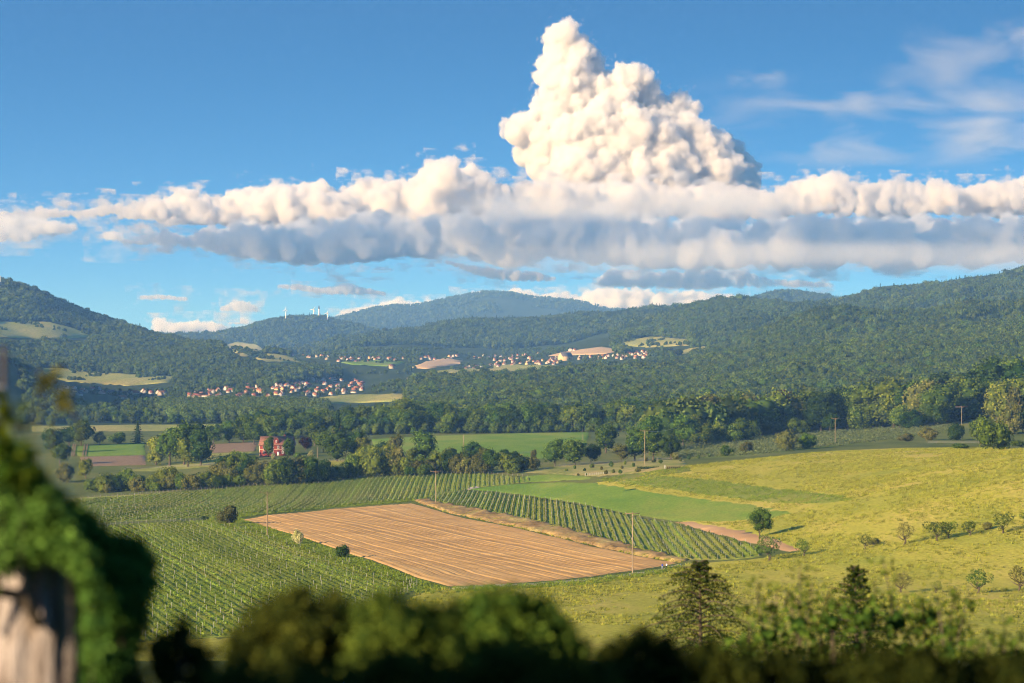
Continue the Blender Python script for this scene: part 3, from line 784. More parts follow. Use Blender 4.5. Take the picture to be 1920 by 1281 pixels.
# 3 centre ridge and beyond
p = field_points(540, 1360, 7000, 8700, 12, not_open)
scatter('forest', p, rng.uniform(13, 20, len(p)), 'conifer', 'conifer forest on the middle ridge behind the far village')
p = field_points(270, 760, 9300, 10900, 17, not_open)
p2 = field_points(1340, 1680, 9300, 10900, 17, not_open)
p = np.concatenate([p, p2])
scatter('forest', p, rng.uniform(15, 22, len(p)), 'conifer', 'blue hazy forest on the hill with the wind turbines')
p = field_points(560, 1260, 13600, 15700, 27, lambda px, py, P: (fbm(P[:, 0] / 500, P[:, 1] / 500, 35, 3) > -.25) & ~((px > 1000) & (py < 582) & (fbm(P[:, 0] / 300, P[:, 1] / 300, 36, 2) < .2)))
scatter('forest', p, rng.uniform(14, 21, len(p)), 'conifer', 'blue forested mountain on the horizon')
# 4 trees between the houses and over the valley floor
p = field_points(560, 1260, 5000, 7000, 17, lambda px, py, P: (not_open(px, py, P) | (np.any([inside(px, py, q) for q in ALLV], axis=0) & (rng.random(len(px)) < .28))) & (py > 655) & (py < 712) & (fbm(P[:, 0] / 90, P[:, 1] / 90, 37, 3) > -.15))
scatter('garden_trees', p, rng.uniform(5, 10, len(p)), 'broad', 'green garden trees between the far village houses', 'trees')
p = field_points(60, 780, 3250, 4100, 13, lambda px, py, P: (not_open(px, py, P) | (np.any([inside(px, py, q) for q in ALLV], axis=0) & (rng.random(len(px)) < .22))) & (py > 705) & (py < 764) & ((fbm(P[:, 0] / 50, P[:, 1] / 50, 38, 3) > -.05)))
scatter('garden_trees', p, rng.uniform(5, 9, len(p)), 'broad', 'green garden trees around the nearer village houses', 'trees')
p = field_points(300, 610, 2600, 3050, 8.5, lambda px, py, P: (px > 330 - (P[:, 1] - 2600) * .1))
scatter('poplar_plantation', p, rng.uniform(13, 17, len(p)), 'poplar', 'rows of slim young trees in a plantation before the village', 'plantation')
p = field_points(50, 340, 2520, 3100, 13, lambda px, py, P: ~inside(px, py, POLY['far_vineyard']) & (fbm(P[:, 0] / 40, P[:, 1] / 40, 39, 3) > .0))
scatter('orchard', p, rng.uniform(8, 15, len(p)), 'broad', 'mixed orchard trees on the flat ground far left', 'trees')

# hedges and copses on the open hill pastures
p = field_points(-40, 1400, 3900, 6400, 12, lambda px, py, P: np.any([inside(px, py, POLY[q]) for q in ('hill_pasture', 'spur_pasture', 'spur_field', 'slope_pasture', 'upper_pasture', 'valley_field', 'green_flats')], axis=0) & (fbm(P[:, 0] / 55, P[:, 1] / 55, 52, 3) > .62))
scatter('copse', p, rng.uniform(4, 10, len(p)), 'broad', 'scattered bushes on the open hill pastures', 'bushes')
# tufts that give the meadow its grain
def tuft(seed, mat):
    r = np.random.default_rng(seed); mb = MB(); n = 16
    P = np.column_stack([r.normal(size=(n, 2)) * .55, np.zeros(n)]); d = np.column_stack([r.normal(size=(n, 2)) * .35, np.full(n, 1.0)]); w = r.normal(size=(n, 3)) * .12; w[:, 2] = 0
    hgt_ = r.uniform(.35, 1.0, n)[:, None]
    V = np.stack([P - w, P + w, P + d * hgt_], 1).reshape(-1, 3); mb.add(V, np.arange(3 * n).reshape(n, 3), np.repeat(r.random(n), 3)); return mb.mesh('tuft', mat)
M['blade'] = foliage('blade', (.20, .25, .03), (.375, .36, .06), trans=.45, hue=.012, val=.35)
M['blade_green'] = foliage('blade_green', (.11, .20, .02), (.24, .30, .04), trans=.45, hue=.012, val=.3)
for key, mt in (('tuft', 'blade'), ('tuft_green', 'blade_green')):
    SRC[key] = bpy.data.collections.new('sources_' + key)
    for i in range(4): SRC[key].objects.link(bpy.data.objects.new('tuft', tuft(500 + i, M[mt])))
def tufts(poly, spacing, key, label, px0, px1, y0, y1, lo=-.2, hide=()):
    p = field_points(px0, px1, y0, y1, spacing, lambda px, py, P: inside(px, py, poly) & ~np.any([inside(px, py, POLY[h_]) for h_ in hide] or [np.zeros(len(px), bool)], axis=0) & (fbm(P[:, 0] / 14, P[:, 1] / 22, 61, 3) + rng.normal(size=len(px)) * .35 > lo), top=.6)
    p[:, 2] += .42
    scatter('meadow_grass', p, rng.uniform(.35, .95, len(p)), key, label, 'grass')
tufts(POLY['meadow'], 1.7, 'tuft', 'tufts of tall hay grass all over the yellow meadow', 600, 1960, 470, 1250, -.25, ('bare_strip', 'rough_band', 'lane', 'green_meadow'))
tufts(POLY['rough_band'], 1.6, 'tuft_green', 'dark tufts of rough grass in the band across the meadow', 1100, 1640, 700, 1300, -.5)
tufts(POLY['rough_verge'], 1.6, 'tuft_green', 'rough grass on the verge below the garden plot', 1100, 1310, 900, 1400, -.5)
tufts([(440, 966), (460, 976), (560, 1008), (640, 1036), (700, 1056), (790, 1090), (840, 1103), (800, 1118), (720, 1088), (640, 1060), (560, 1030), (460, 996), (380, 978), (400, 970)], 1.2, 'tuft_green', 'weedy green verge along the left edge of the ploughed field', 370, 850, 600, 1300, -.6)
tufts([(440, 972), (500, 964), (620, 953), (700, 947), (780, 940), (776, 934), (700, 941), (620, 948), (500, 958), (420, 967)], 1.3, 'tuft_green', 'green grass verge along the far edge of the ploughed field', 400, 800, 900, 1400, -.7)
tufts([(850, 1103), (1000, 1096), (1100, 1088), (1180, 1078), (1240, 1069), (1276, 1060), (1280, 1066), (1240, 1077), (1100, 1098), (850, 1112)], 1.0, 'tuft_green', 'grassy verge below the farm lane', 840, 1290, 560, 760, -.6)
tufts(POLY['dry_bank'], 1.2, 'tuft', 'dry grass tufts on the earth bank beside the ploughed field', 760, 1300, 650, 1300, -.35)
# ------------------------------------------------------------------ the long dark wood in the middle: single trees
WOODMAT = ['leaf_mid', 'leaf_mid', 'leaf_dark', 'leaf_dark', 'leaf_mid', 'leaf_warm']
n_wood = 0
def wood_tree(px, y, h, mat=None, kind=None, label='tall green broadleaved tree in the long dark wood across the middle', group='trees of the long dark wood', name='broadleaf_tree'):
    x = (px - 960) / K * y
    plant_tree(name, label, 'tree', (x, y, float(hgt(x, y)) - .2), h, kind or rnd.choice(['round', 'round', 'tall']), mat or rnd.choice(WOODMAT), rnd.uniform(.95, 1.25), group)
rest = []
for row, (y0, sp) in enumerate([(2035, 19), (2065, 22), (2110, 24), (2180, 30), (2260, 34)]):
    px = 452 + row * 5
    while px < 1310:
        yy = y0 + rnd.uniform(-12, 12) - max(0, (px - 1150)) * .25
        hh = rnd.uniform(17, 27) if px > 640 else rnd.uniform(17, 24)
        if row == 0: hh *= .85
        hh *= 1 + .10 * math.sin(px / 37.) + .06 * math.sin(px / 13.)
        if row < 4:
            mt, kd = rnd.choice(WOODMAT), rnd.choice(['round', 'round', 'tall'])
            look = {'leaf_mid': 'green', 'leaf_dark': 'dark green', 'leaf_warm': 'sunny light green'}[mt] + (' round crowned' if kd == 'round' else ' narrow crowned')
            side = 'left part' if px < 700 else 'middle' if px < 1000 else 'right part'
            rank = ('front edge', 'second rank', 'inner ranks', 'back')[row]
            wood_tree(px, yy, hh, mt, kd, f'{look} tree at the {rank} of the long wood, {side}', f'{look} trees at the {rank} of the long wood, {side}') if True else wood_tree(px, yy, hh, label=('tall green tree at the front edge of the long dark wood', 'tall green tree in the second rank of the long dark wood', 'tall green tree deep in the long dark wood', 'tall green tree at the back of the long dark wood')[row],
                      group=('front edge trees of the long wood', 'second rank trees of the long wood', 'inner trees of the long wood', 'back trees of the long wood')[row])
        else: rest.append((px, yy, hh))
        px += sp * rnd.uniform(.6, 1.3)
for px in np.arange(450, 1300, 7.5):                       # brambles and young growth along the front
    yy = 2020 + rnd.uniform(-8, 6) - max(0, (px - 1150)) * .25; rest.append((px + rnd.uniform(-4, 4), yy, rnd.uniform(5, 11)))
p = np.array([((a - 960) / K * b, b, float(hgt((a - 960) / K * b, b)) - .3) for a, b, c in rest])
scatter('wood', p, [c for _, _, c in rest], 'broad', 'tree tops at the back and young growth along the front of the long wood')
# ------------------------------------------------------------------ vineyards: every row a thing, its posts parts
_b = MB(); _b.box(-.032, .032, -.032, .032, -.1, 1.8); POST = _b.mesh('post', M['post_pale'])
def vine_rows(key, dirpx, spacing, label, group, own_posts, gap=8.0, hmul=1.0):
    out = np.array([ground(*p)[:2] for p in POLY[key]])
    a, b = ground(*dirpx[0]), ground(*dirpx[1])
    d = np.array([b.x - a.x, b.y - a.y]); d /= np.linalg.norm(d); nrm = np.array([-d[1], d[0]])
    s, t = out @ nrm, out @ d
    rows = []
    for q in np.arange(s.min() + spacing, s.max(), spacing):
        cuts = []
        for i in range(len(out)):
            s0, s1 = s[i], s[(i + 1) % len(out)]
            if (s0 > q) != (s1 > q): cuts.append(t[i] + (q - s0) / (s1 - s0) * (t[(i + 1) % len(out)] - t[i]))
        cuts.sort()
        for c0, c1 in zip(cuts[::2], cuts[1::2]):
            if c1 - c0 > 8: rows.append((q, c0 + 2, c1 - 2))
    posts = []
    mids = sorted((nrm[0] * q + d[0] * (c0 + c1) / 2) / (nrm[1] * q + d[1] * (c0 + c1) / 2) for q, c0, c1 in rows)
    for q, c0, c1 in rows:
        rk = mids.index((nrm[0] * q + d[0] * (c0 + c1) / 2) / (nrm[1] * q + d[1] * (c0 + c1) / 2)) / len(mids)
        zone = ('at its left end', 'left of its middle', 'in its middle', 'right of its middle', 'at its right end')[min(4, int(rk * 5))]
        n = max(4, int((c1 - c0) / 2.2))
        tt = np.linspace(c0, c1, n)
        xy = nrm[None] * (q + rng.normal(size=n) * .07)[:, None] + d[None] * tt[:, None]
        z = hgt(xy[:, 0], xy[:, 1]) + .1
        hh = (1.0 + .25 * fbm(tt / 7, np.full(n, q), 44, 3)) * hmul
        ww = .13 + .06 * rng.random(n)
        n3 = np.array([nrm[0], nrm[1], 0])
        base = np.column_stack([xy, z])
        V = np.stack([base + n3 * ww[:, None] + [0, 0, .4], base + n3 * ww[:, None] * .8 + np.column_stack([np.zeros((n, 2)), hh]), base - n3 * ww[:, None] * .8 + np.column_stack([np.zeros((n, 2)), hh]), base - n3 * ww[:, None] + [0, 0, .4]], 1)
        k = np.arange(n - 1)[:, None] * 4; j = np.arange(4)[None]
        Fq = np.stack([k + j, k + (j + 1) % 4, k + 4 + (j + 1) % 4, k + 4 + j], -1).reshape(-1, 4)
        mb = MB(); mb.add(V.reshape(-1, 3), Fq, np.repeat(np.clip(.4 + .25 * rng.normal(size=n), 0, 1), 4))
        m = n * 6
        ti = rng.integers(0, n, m); off = rng.uniform(-1.1, 1.1, m)
        sd = rng.uniform(-.75, .75, m); zz = rng.uniform(.3, 1.3, m) * hh[ti]
        P = base[ti] + np.column_stack([d[0] * off + nrm[0] * sd, d[1] * off + nrm[1] * sd, zz])
        mb.leaves(P, np.column_stack([np.sign(sd)[:, None] * nrm[None], np.full(m, .9)]) + .5 * rng.normal(size=(m, 3)), rng.uniform(.4, .8, m), np.clip(rng.normal(.6, .25, m), 0, 1))
        o = tag(mb.build('vine_row', M['leaf_vine']), f'{label}, {zone}', 'vine row', f'{group}, {zone}')
        for w in ([c0, c1] if gap > 12 else [c0]) + list(np.arange(c0 + gap * (rnd.random() if gap > 12 else 1), c1, gap)):
            p = nrm * q + d * w
            posts.append((p[0], p[1], float(hgt(*p)), o))
    posts.sort(key=lambda p: p[1])
    for x, y, z, o in posts[:own_posts]:
        link('post', POST, o, (x, y, z), rnd.uniform(0, 1))
    by = {}
    for x, y, z, o in posts[own_posts:]: by.setdefault(o.name, (o, []))[1].append((x, y, z))
    for o, l in by.values():
        mb = MB()
        for x, y, z in l: mb.box(x - .032, x + .032, y - .032, y + .032, z, z + 1.8)
        mb.build('posts', M['post_pale'], o)['kind'] = 'stuff'
    return rows
vine_rows('vineyard_strip', [(1035, 1000), (1032, 950)], 2.4, 'green vine row of the narrow strip right of the ploughed field', 'vine rows of the narrow strip', 180, 9.0, .66)
vine_rows('vineyard_upper', [(773, 930), (786, 897)], 2.6, 'vine row of the upper vineyard behind the ploughed field', 'vine rows of the upper vineyard', 60, 24.0, .55)
vine_rows('vineyard_lower', [(455, 975), (842, 1100)], 2.2, 'vine row of the lower vineyard left of the ploughed field', 'vine rows of the lower vineyard', 90, 30.0, .42)
# rows of berry bushes, right
def bush_rows(key, dirpx, spacing, label, group):
    out = np.array([ground(*p)[:2] for p in POLY[key]])
    a, b = ground(*dirpx[0]), ground(*dirpx[1])
    d = np.array([b.x - a.x, b.y - a.y]); d /= np.linalg.norm(d); nrm = np.array([-d[1], d[0]])
    s, t = out @ nrm, out @ d
    for q in np.arange(s.min() + spacing * .5, s.max(), spacing):
        cuts = []
        for i in range(len(out)):
            s0, s1 = s[i], s[(i + 1) % len(out)]
            if (s0 > q) != (s1 > q): cuts.append(t[i] + (q - s0) / (s1 - s0) * (t[(i + 1) % len(out)] - t[i]))
        cuts.sort()
        mb = MB()
        for c0, c1 in zip(cuts[::2], cuts[1::2]):
            m = int((c1 - c0) * 3.5)
            if m < 8: continue
            tt = rng.uniform(c0, c1, m); sd = rng.normal(size=m) * .7
            P = nrm[None] * (q + sd)[:, None] + d[None] * tt[:, None]
            top = 1.9 + .6 * fbm(tt / 3, np.full(m, q), 45, 3)
            zz = hgt(P[:, 0], P[:, 1]) + rng.uniform(.1, 1, m) * top
            mb.leaves(np.column_stack([P, zz]), np.column_stack([rng.normal(size=(m, 2)), np.full(m, .8)]), rng.uniform(.6, 1.2, m), np.clip(rng.normal(.5, .25, m), 0, 1))
        if mb.n: tag(mb.build('berry_hedge', M['leaf_berry']), label, 'hedge', group)
M['leaf_berry'] = foliage('leaf_berry', (.06, .09, .035), (.17, .21, .09), val=.1)
bush_rows('berry_field', [(1250, 848), (1760, 806)], 6.0, 'grey green row of berry bushes in front of the right wood', 'rows of berry bushes')
# ------------------------------------------------------------------ single trees and shrubs, each placed by its foot in the photograph
def T(px, py, hpx, label, kind='round', mat='leaf_mid', width=1.0, group=None, cat=None, name=None, trunk=None, ymin=300):
    g = ground(px, py, ymin)
    h = hpx * g.y / K
    cat = cat or ('bush' if kind == 'bush' else 'tree')
    name = name or {'bush': 'bush', 'conifer': 'conifer', 'fruit': 'fruit_tree', 'column': 'slender_tree', 'willow': 'willow'}.get(kind, 'broadleaf_tree')
    return plant_tree(name, label, cat, (g.x, g.y, g.z - .1), h, kind, mat, width, group, kind != 'bush' if trunk is None else trunk)
# hay meadow
T(1424, 1008, 56, 'dark leafy lone tree at the end of the brown strip, largest on the hay meadow', 'near', 'leaf_mid', 1.05)
T(1441, 1052, 50, 'loose wide fruit tree just below the lone dark tree', 'fruit', 'leaf_mid', 1.05)
T(1507, 1044, 34, 'small leaning fruit tree right of the bare brown strip', 'fruit', 'leaf_mid', 1.0)
T(1624, 1030, 30, 'small dense fruit tree at the left end of the meadow row', 'fruit', 'leaf_mid', .9)
T(1695, 1022, 44, 'tall thin fruit tree, second in the meadow row', 'fruit', 'leaf_olive', .78)
T(1757, 1015, 40, 'wide fruit tree with two crowns in the meadow row', 'fruit', 'leaf_mid', 1.25)
T(1778, 1010, 34, 'fruit tree leaning on the wide one in the meadow row', 'fruit', 'leaf_mid', 1.0)
T(1818, 1005, 30, 'low round fruit tree in the meadow row', 'fruit', 'leaf_mid', 1.1)
T(1880, 1001, 42, 'fruit tree with bare trunk near the right end of the meadow row', 'fruit', 'leaf_mid', .9)
T(1925, 985, 26, 'fruit tree cut by the right edge in the meadow row', 'fruit', 'leaf_mid', 1.0)
T(1852, 994, 16, 'low bush between fruit trees of the meadow row', 'bush', 'leaf_olive', 1.1)
T(1640, 1022, 14, 'low bush in the grass beside the first meadow fruit tree', 'bush', 'leaf_olive', 1.4)
T(1690, 1112, 40, 'greyish fruit tree behind the pointed spruce on the lower meadow', 'fruit', 'leaf_olive', 1.05)
T(1756, 1113, 25, 'small young fruit tree on the lower meadow', 'fruit', 'leaf_light', .9)
T(1833, 1114, 48, 'spreading fruit tree with forked crown on the lower meadow', 'fruit', 'leaf_mid', 1.1)
T(1911, 1111, 52, 'tall gnarled fruit tree at the right edge of the lower meadow', 'fruit', 'leaf_olive', .85)
# around the ploughed field
T(429, 983, 36, 'big round olive bush at the left corner of the ploughed field', 'bush', 'leaf_olive', .95)
T(384, 976, 9, 'small dark bush left of the big round bush', 'bush', 'leaf_dark', 1.6)
T(558, 1021, 29, 'cream blossoming elder bush at the left edge of the ploughed field', 'bush', 'blossom', .68)
T(641, 1047, 26, 'dark low bush at the left edge of the ploughed field', 'bush', 'leaf_mid', .95)
# centre hedge and house surroundings
T(503, 857, 40, 'green tree standing in front of the red house, left of its door', 'tall', 'leaf_warm', .85)
T(541, 858, 38, 'broad green tree hiding the right half of the red house', 'round', 'leaf_mid', .95)
T(573, 846, 28, 'dark purple beech right of the red house', 'round', 'leaf_purple', 1.15, name='purple_tree')
T(538, 852, 15, 'small pointed shrub at the foot of the red house', 'column', 'leaf_light', 1.6)
T(560, 862, 14, 'round bush right of the red house door', 'bush', 'leaf_mid', 1.2)
T(513, 862, 12, 'pale flowering bush in front of the red house', 'bush', 'blossom', .8)
T(583, 864, 20, 'cream flowering bush near the purple beech', 'bush', 'blossom', .6)
T(632, 866, 62, 'huge round tree right of the red house garden', 'round', 'leaf_mid', 1.2)
T(634, 842, 72, 'tall dark sequoia like conifer behind the huge round tree', 'conifer', 'leaf_conifer', 1.15)
T(668, 862, 58, 'dark tree right of the huge round tree', 'tall', 'leaf_dark', 1.1)
T(682, 866, 54, 'yellowish willow beside the crop field corner', 'willow', 'leaf_light', .8)
T(716, 868, 42, 'dark bushy tree below the crop field corner', 'round', 'leaf_dark', 1.2)
T(740, 862, 48, 'slim grey green tree at the near edge of the crop field', 'tall', 'leaf_olive', 1.05)
T(773, 866, 28, 'small light tree left of the dark oak', 'round', 'leaf_light', 1.1)
T(798, 864, 58, 'dark cone shaped oak at the near edge of the crop field', 'tall', 'leaf_mid', 1.35)
T(886, 862, 36, 'dark round tree just right of the thin pole in the crop field', 'round', 'leaf_dark', 1.25)
T(944, 862, 20, 'dark low bush at the crop field edge', 'bush', 'leaf_dark', 1.2)
T(962, 864, 18, 'second dark low bush at the crop field edge', 'bush', 'leaf_dark', 1.2)
T(905, 888, 55, 'silvery willow at the top of the upper vineyard', 'willow', 'leaf_olive', 1.0)
T(922, 888, 48, 'green tree leaning on the silvery willow', 'round', 'leaf_mid', 1.1)
T(1000, 868, 26, 'narrow leaning tree left of the paired round trees', 'tall', 'leaf_olive', .8)
T(1040, 874, 54, 'left one of the paired round trees behind the garden plot', 'round', 'leaf_mid', 1.15)
T(1078, 873, 52, 'right one of the paired round trees behind the garden plot', 'round', 'leaf_mid', 1.25)
T(1108, 870, 40, 'dark tree filling the gap right of the paired trees', 'round', 'leaf_dark', 1.1)
T(1136, 850, 58, 'big feathery green tree at the right end of the crop field', 'round', 'leaf_mid', 1.15)
T(1165, 866, 34, 'olive small tree in the hedge left of the tall pole', 'round', 'leaf_olive', 1.1)
T(1190, 864, 62, 'tall green tree behind the pole at the garden plot', 'tall', 'leaf_mid', 1.3)
T(1225, 864, 66, 'dense tree right of the tall pole', 'round', 'leaf_mid', 1.0)
T(1214, 850, 74, 'bright tall tree behind the tall pole', 'round', 'leaf_mid', 1.0)
T(1258, 862, 44, 'dark round tree left end of the berry rows', 'round', 'leaf_dark', 1.05)
T(1239, 870, 9, 'small clipped ball tree in the garden plot', 'round', 'leaf_mid', 1.25)
T(1268, 862, 14, 'low shrub behind the log pile', 'bush', 'leaf_olive', 1.2)
T(1362, 856, 22, 'dark bush at the lower edge of the berry rows', 'bush', 'leaf_mid', 1.0)
T(1400, 851, 24, 'olive bush in the berry rows', 'bush', 'leaf_olive', 1.0)
T(1474, 846, 40, 'large olive willow bush left of the pole by the berry field', 'bush', 'leaf_olive', 1.0)
T(1515, 842, 30, 'dense green bush left of the pole by the berry field', 'bush', 'leaf_mid', 1.1)
T(1740, 826, 26, 'yellow olive bush at the end of the berry field', 'bush', 'leaf_olive', 1.3)
T(1700, 828, 16, 'low olive bush before the berry field end', 'bush', 'leaf_olive', 1.6)
T(1792, 826, 32, 'dark round bush left of the great dark bush', 'bush', 'leaf_dark', 1.0)
T(1838, 836, 58, 'dark tree behind the great dark bush at right', 'round', 'leaf_mid', 1.1)
T(1865, 845, 60, 'great dark round bush at the right rim of the hay meadow', 'bush', 'leaf_mid', .95)
T(1800, 842, 11, 'low bramble patch left of the great dark bush', 'bush', 'leaf_mid', 3.0)
T(1908, 838, 14, 'low bramble right of the great dark bush', 'bush', 'leaf_mid', 1.6)
T(1904, 806, 92, 'slender grey green conifer at the right edge', 'column', 'leaf_olive', .85)
T(1892, 815, 50, 'yellow green bush below the slender conifer', 'bush', 'leaf_olive', .8)
T(1918, 812, 40, 'dark tree cut by the right edge', 'round', 'leaf_dark', 1.1)
# left fields
T(152, 836, 52, 'big round dark tree at the left end of the wheat field', 'round', 'leaf_mid', 1.2)
T(130, 836, 40, 'dark tree left of the big round tree', 'tall', 'leaf_dark', 1.2)
T(186, 835, 28, 'small tree right of the big round tree', 'round', 'leaf_olive', 1.1)
T(258, 832, 46, 'dark pointed conifer behind the wheat field', 'conifer', 'leaf_conifer', 1.3)
T(222, 832, 22, 'bushes behind the wheat field', 'bush', 'leaf_mid', 1.4)
T(100, 850, 50, 'blurred dark tree left of the wheat field', 'round', 'leaf_dark', 1.2)
T(112, 872, 42, 'dark shrubby tree below the wheat field', 'round', 'leaf_mid', 1.2)
T(293, 872, 62, 'yellow green weeping willow in the tree island', 'willow', 'leaf_light', .85)
T(318, 874, 76, 'tallest round tree of the tree island right of the willow', 'round', 'leaf_mid', 1.0)
T(345, 872, 84, 'dark tall tree at the back of the tree island', 'round', 'leaf_dark', 1.05)
T(352, 876, 60, 'light green tree in front of the tree island', 'tall', 'leaf_light', 1.0)
T(376, 874, 68, 'dark pointed tree at the right end of the tree island', 'tall', 'leaf_dark', 1.15)
T(366, 862, 72, 'dark broad tree filling the tree island', 'round', 'leaf_dark', 1.0)
T(400, 832, 40, 'tree left of the far tilled strip', 'round', 'leaf_mid', 1.2)
T(430, 830, 44, 'green tree behind the far tilled strip', 'round', 'leaf_mid', 1.2)
T(456, 830, 52, 'taller green tree behind the far tilled strip', 'round', 'leaf_mid', 1.1)
T(476, 834, 46, 'green tree left of the red house roof', 'round', 'leaf_mid', 1.2)
T(590, 836, 44, 'green tree behind the purple beech', 'round', 'leaf_mid', 1.2)
T(606, 848, 40, 'green tree between the purple beech and the huge round tree', 'round', 'leaf_mid', 1.1)
T(161, 898, 42, 'tall thin pale tree above the left vineyard corner', 'tall', 'leaf_light', .9)
T(120, 905, 40, 'feathery shrub at the left vineyard corner', 'bush', 'leaf_olive', .8)
# the hedge between fields and vineyard
HEDGE = [(175, 922, 26), (196, 920, 34), (222, 921, 30), (240, 919, 42), (262, 919, 28), (283, 920, 26), (302, 917, 36), (320, 917, 44), (338, 918, 32), (356, 918, 30), (372, 916, 28), (392, 915, 32), (410, 911, 44),
         (424, 911, 36), (440, 906, 54), (462, 908, 46), (478, 910, 40), (494, 907, 44), (516, 909, 46), (540, 908, 50), (560, 906, 48), (580, 906, 46), (597, 904, 36), (612, 902, 40), (630, 900, 30), (646, 898, 32),
         (664, 896, 44), (680, 894, 52), (700, 894, 58), (720, 893, 50), (738, 892, 52), (752, 892, 38), (770, 890, 26), (788, 890, 24), (806, 889, 26), (822, 886, 40), (842, 887, 42), (858, 887, 34), (874, 888, 30),
         (960, 887, 26), (978, 884, 30), (996, 880, 26), (466, 890, 40), (446, 886, 40), (425, 892, 40), (520, 886, 24), (580, 886, 34), (690, 880, 46), (730, 878, 44), (840, 878, 38), (870, 876, 32)]
HEDGE += [(rnd.uniform(170, 980), 0, rnd.uniform(16, 30)) for _ in range(46)]
HEDGE = [(a, b or float(np.interp(a, [160, 400, 520, 700, 880, 1000], [926, 918, 911, 897, 890, 882])) - rnd.uniform(0, 10), h) for a, b, h in HEDGE]
HM = ['leaf_mid', 'leaf_olive', 'leaf_warm', 'leaf_dark', 'leaf_light', 'leaf_warm', 'leaf_olive']
SIZE = lambda h: 'low' if h < 30 else 'middle sized' if h < 43 else 'tall'
COLN = {'leaf_mid': 'green', 'leaf_warm': 'fresh green', 'leaf_olive': 'olive', 'leaf_dark': 'dark', 'leaf_light': 'light green'}
for i, (px, py, h) in enumerate(HEDGE):
    mt = HM[(i * 5 + i // 3) % 7]
    where = 'above the left vineyard' if px < 400 else 'below the red house' if px < 600 else 'between red house and willow' if px < 880 else 'right of the silvery willow'
    T(px, py + 1, h * 1.05, f'{SIZE(h)} {COLN[mt]} shrub in the long hedge {where}', 'bush', mt, 1.0 if h < 40 else .85, f'{SIZE(h)} {COLN[mt]} shrubs of the hedge {where}')
# the right wood in front of the slopes
RW = [(1316, 828, 70, 'round', 'leaf_warm'), (1338, 822, 96, 'willow', 'leaf_light'), (1332, 826, 84, 'tall', 'leaf_olive'), (1366, 822, 80, 'round', 'leaf_warm'), (1392, 820, 70, 'round', 'leaf_light'), (1380, 818, 84, 'round', 'leaf_mid'),
      (1420, 818, 84, 'tall', 'leaf_olive'), (1436, 818, 74, 'round', 'leaf_warm'), (1462, 815, 82, 'tall', 'leaf_warm'), (1474, 812, 84, 'round', 'leaf_purple'), (1492, 814, 74, 'round', 'leaf_olive'), (1512, 812, 84, 'round', 'leaf_mid'),
      (1540, 812, 82, 'round', 'leaf_dark'), (1566, 810, 84, 'round', 'leaf_mid'), (1590, 808, 80, 'round', 'leaf_dark'), (1612, 807, 86, 'round', 'leaf_mid'), (1640, 806, 92, 'round', 'leaf_warm'), (1662, 804, 84, 'round', 'leaf_light'),
      (1684, 804, 98, 'tall', 'leaf_warm'), (1706, 802, 88, 'round', 'leaf_mid'), (1730, 800, 92, 'round', 'leaf_olive'), (1752, 800, 84, 'round', 'leaf_warm'), (1770, 796, 112, 'column', 'leaf_conifer'), (1786, 792, 92, 'round', 'leaf_light'),
      (1806, 790, 82, 'round', 'leaf_olive'), (1806, 792, 90, 'round', 'leaf_warm'), (1852, 782, 108, 'round', 'leaf_dark'), (1862, 776, 112, 'round', 'leaf_mid'), (1888, 776, 110, 'round', 'leaf_warm'), (1908, 790, 88, 'round', 'leaf_light'),
      (1930, 780, 106, 'round', 'leaf_dark'), (1876, 796, 80, 'tall', 'leaf_light'), (1300, 834, 60, 'round', 'leaf_warm'), (1282, 838, 62, 'round', 'leaf_mid'), (1350, 834, 44, 'round', 'leaf_warm'), (1318, 836, 40, 'bush', 'leaf_warm'),
      (1400, 828, 44, 'bush', 'leaf_mid'), (1372, 832, 36, 'bush', 'leaf_warm'), (1440, 818, 40, 'bush', 'leaf_olive'), (1500, 818, 34, 'bush', 'leaf_warm'), (1560, 814, 40, 'round', 'leaf_dark'), (1622, 808, 48, 'bush', 'leaf_mid'), (1690, 806, 50, 'round', 'leaf_warm'), (1720, 806, 40, 'bush', 'leaf_dark'), (1760, 802, 52, 'round', 'leaf_dark')]
for i, (px, py, h, kd, mt) in enumerate(RW):
    where = 'before the crop field end' if px < 1310 else 'behind the left part of the berry rows' if px < 1450 else 'behind the middle of the berry rows' if px < 1620 else 'behind the right part of the berry rows' if px < 1780 else 'around the white house at right'
    size = 'towering' if h > 95 else 'tall' if h > 75 else 'small'
    cn = dict(COLN, leaf_warm='sunny green', leaf_purple='reddish', leaf_conifer='dark green')[mt]
    kn = {'round': 'broad', 'tall': 'narrow', 'willow': 'drooping', 'bush': 'bushy', 'column': 'pointed'}[kd]
    g = ground(px, py)
    plant_tree('conifer' if kd == 'column' else 'broadleaf_tree', f'{size} {kn} {cn} tree {where}', 'tree', (g.x, g.y + rnd.uniform(0, 25), g.z - .2), h * g.y / K, kd, mt, 1.15, f'{size} {kn} {cn} trees {where}')
px_, P_, H_ = 1240, [], []
while px_ < 1960:
    for dd in (25, 60, 110):
        g = ground(px_ + rnd.uniform(-8, 8), np.interp(px_, [1240, 1500, 1700, 1960], [836, 812, 800, 778]))
        y = g.y + dd + rnd.uniform(-10, 10); x = (px_ + rnd.uniform(-8, 8) - 960) / K * y
        P_.append((x, y, float(hgt(x, y)) - .3)); H_.append(rnd.uniform(58, 82) * y / K)
    px_ += rnd.uniform(11, 20)
scatter('wood', np.array(P_), H_, 'broad', 'mixed trees filling the wood behind the berry rows')
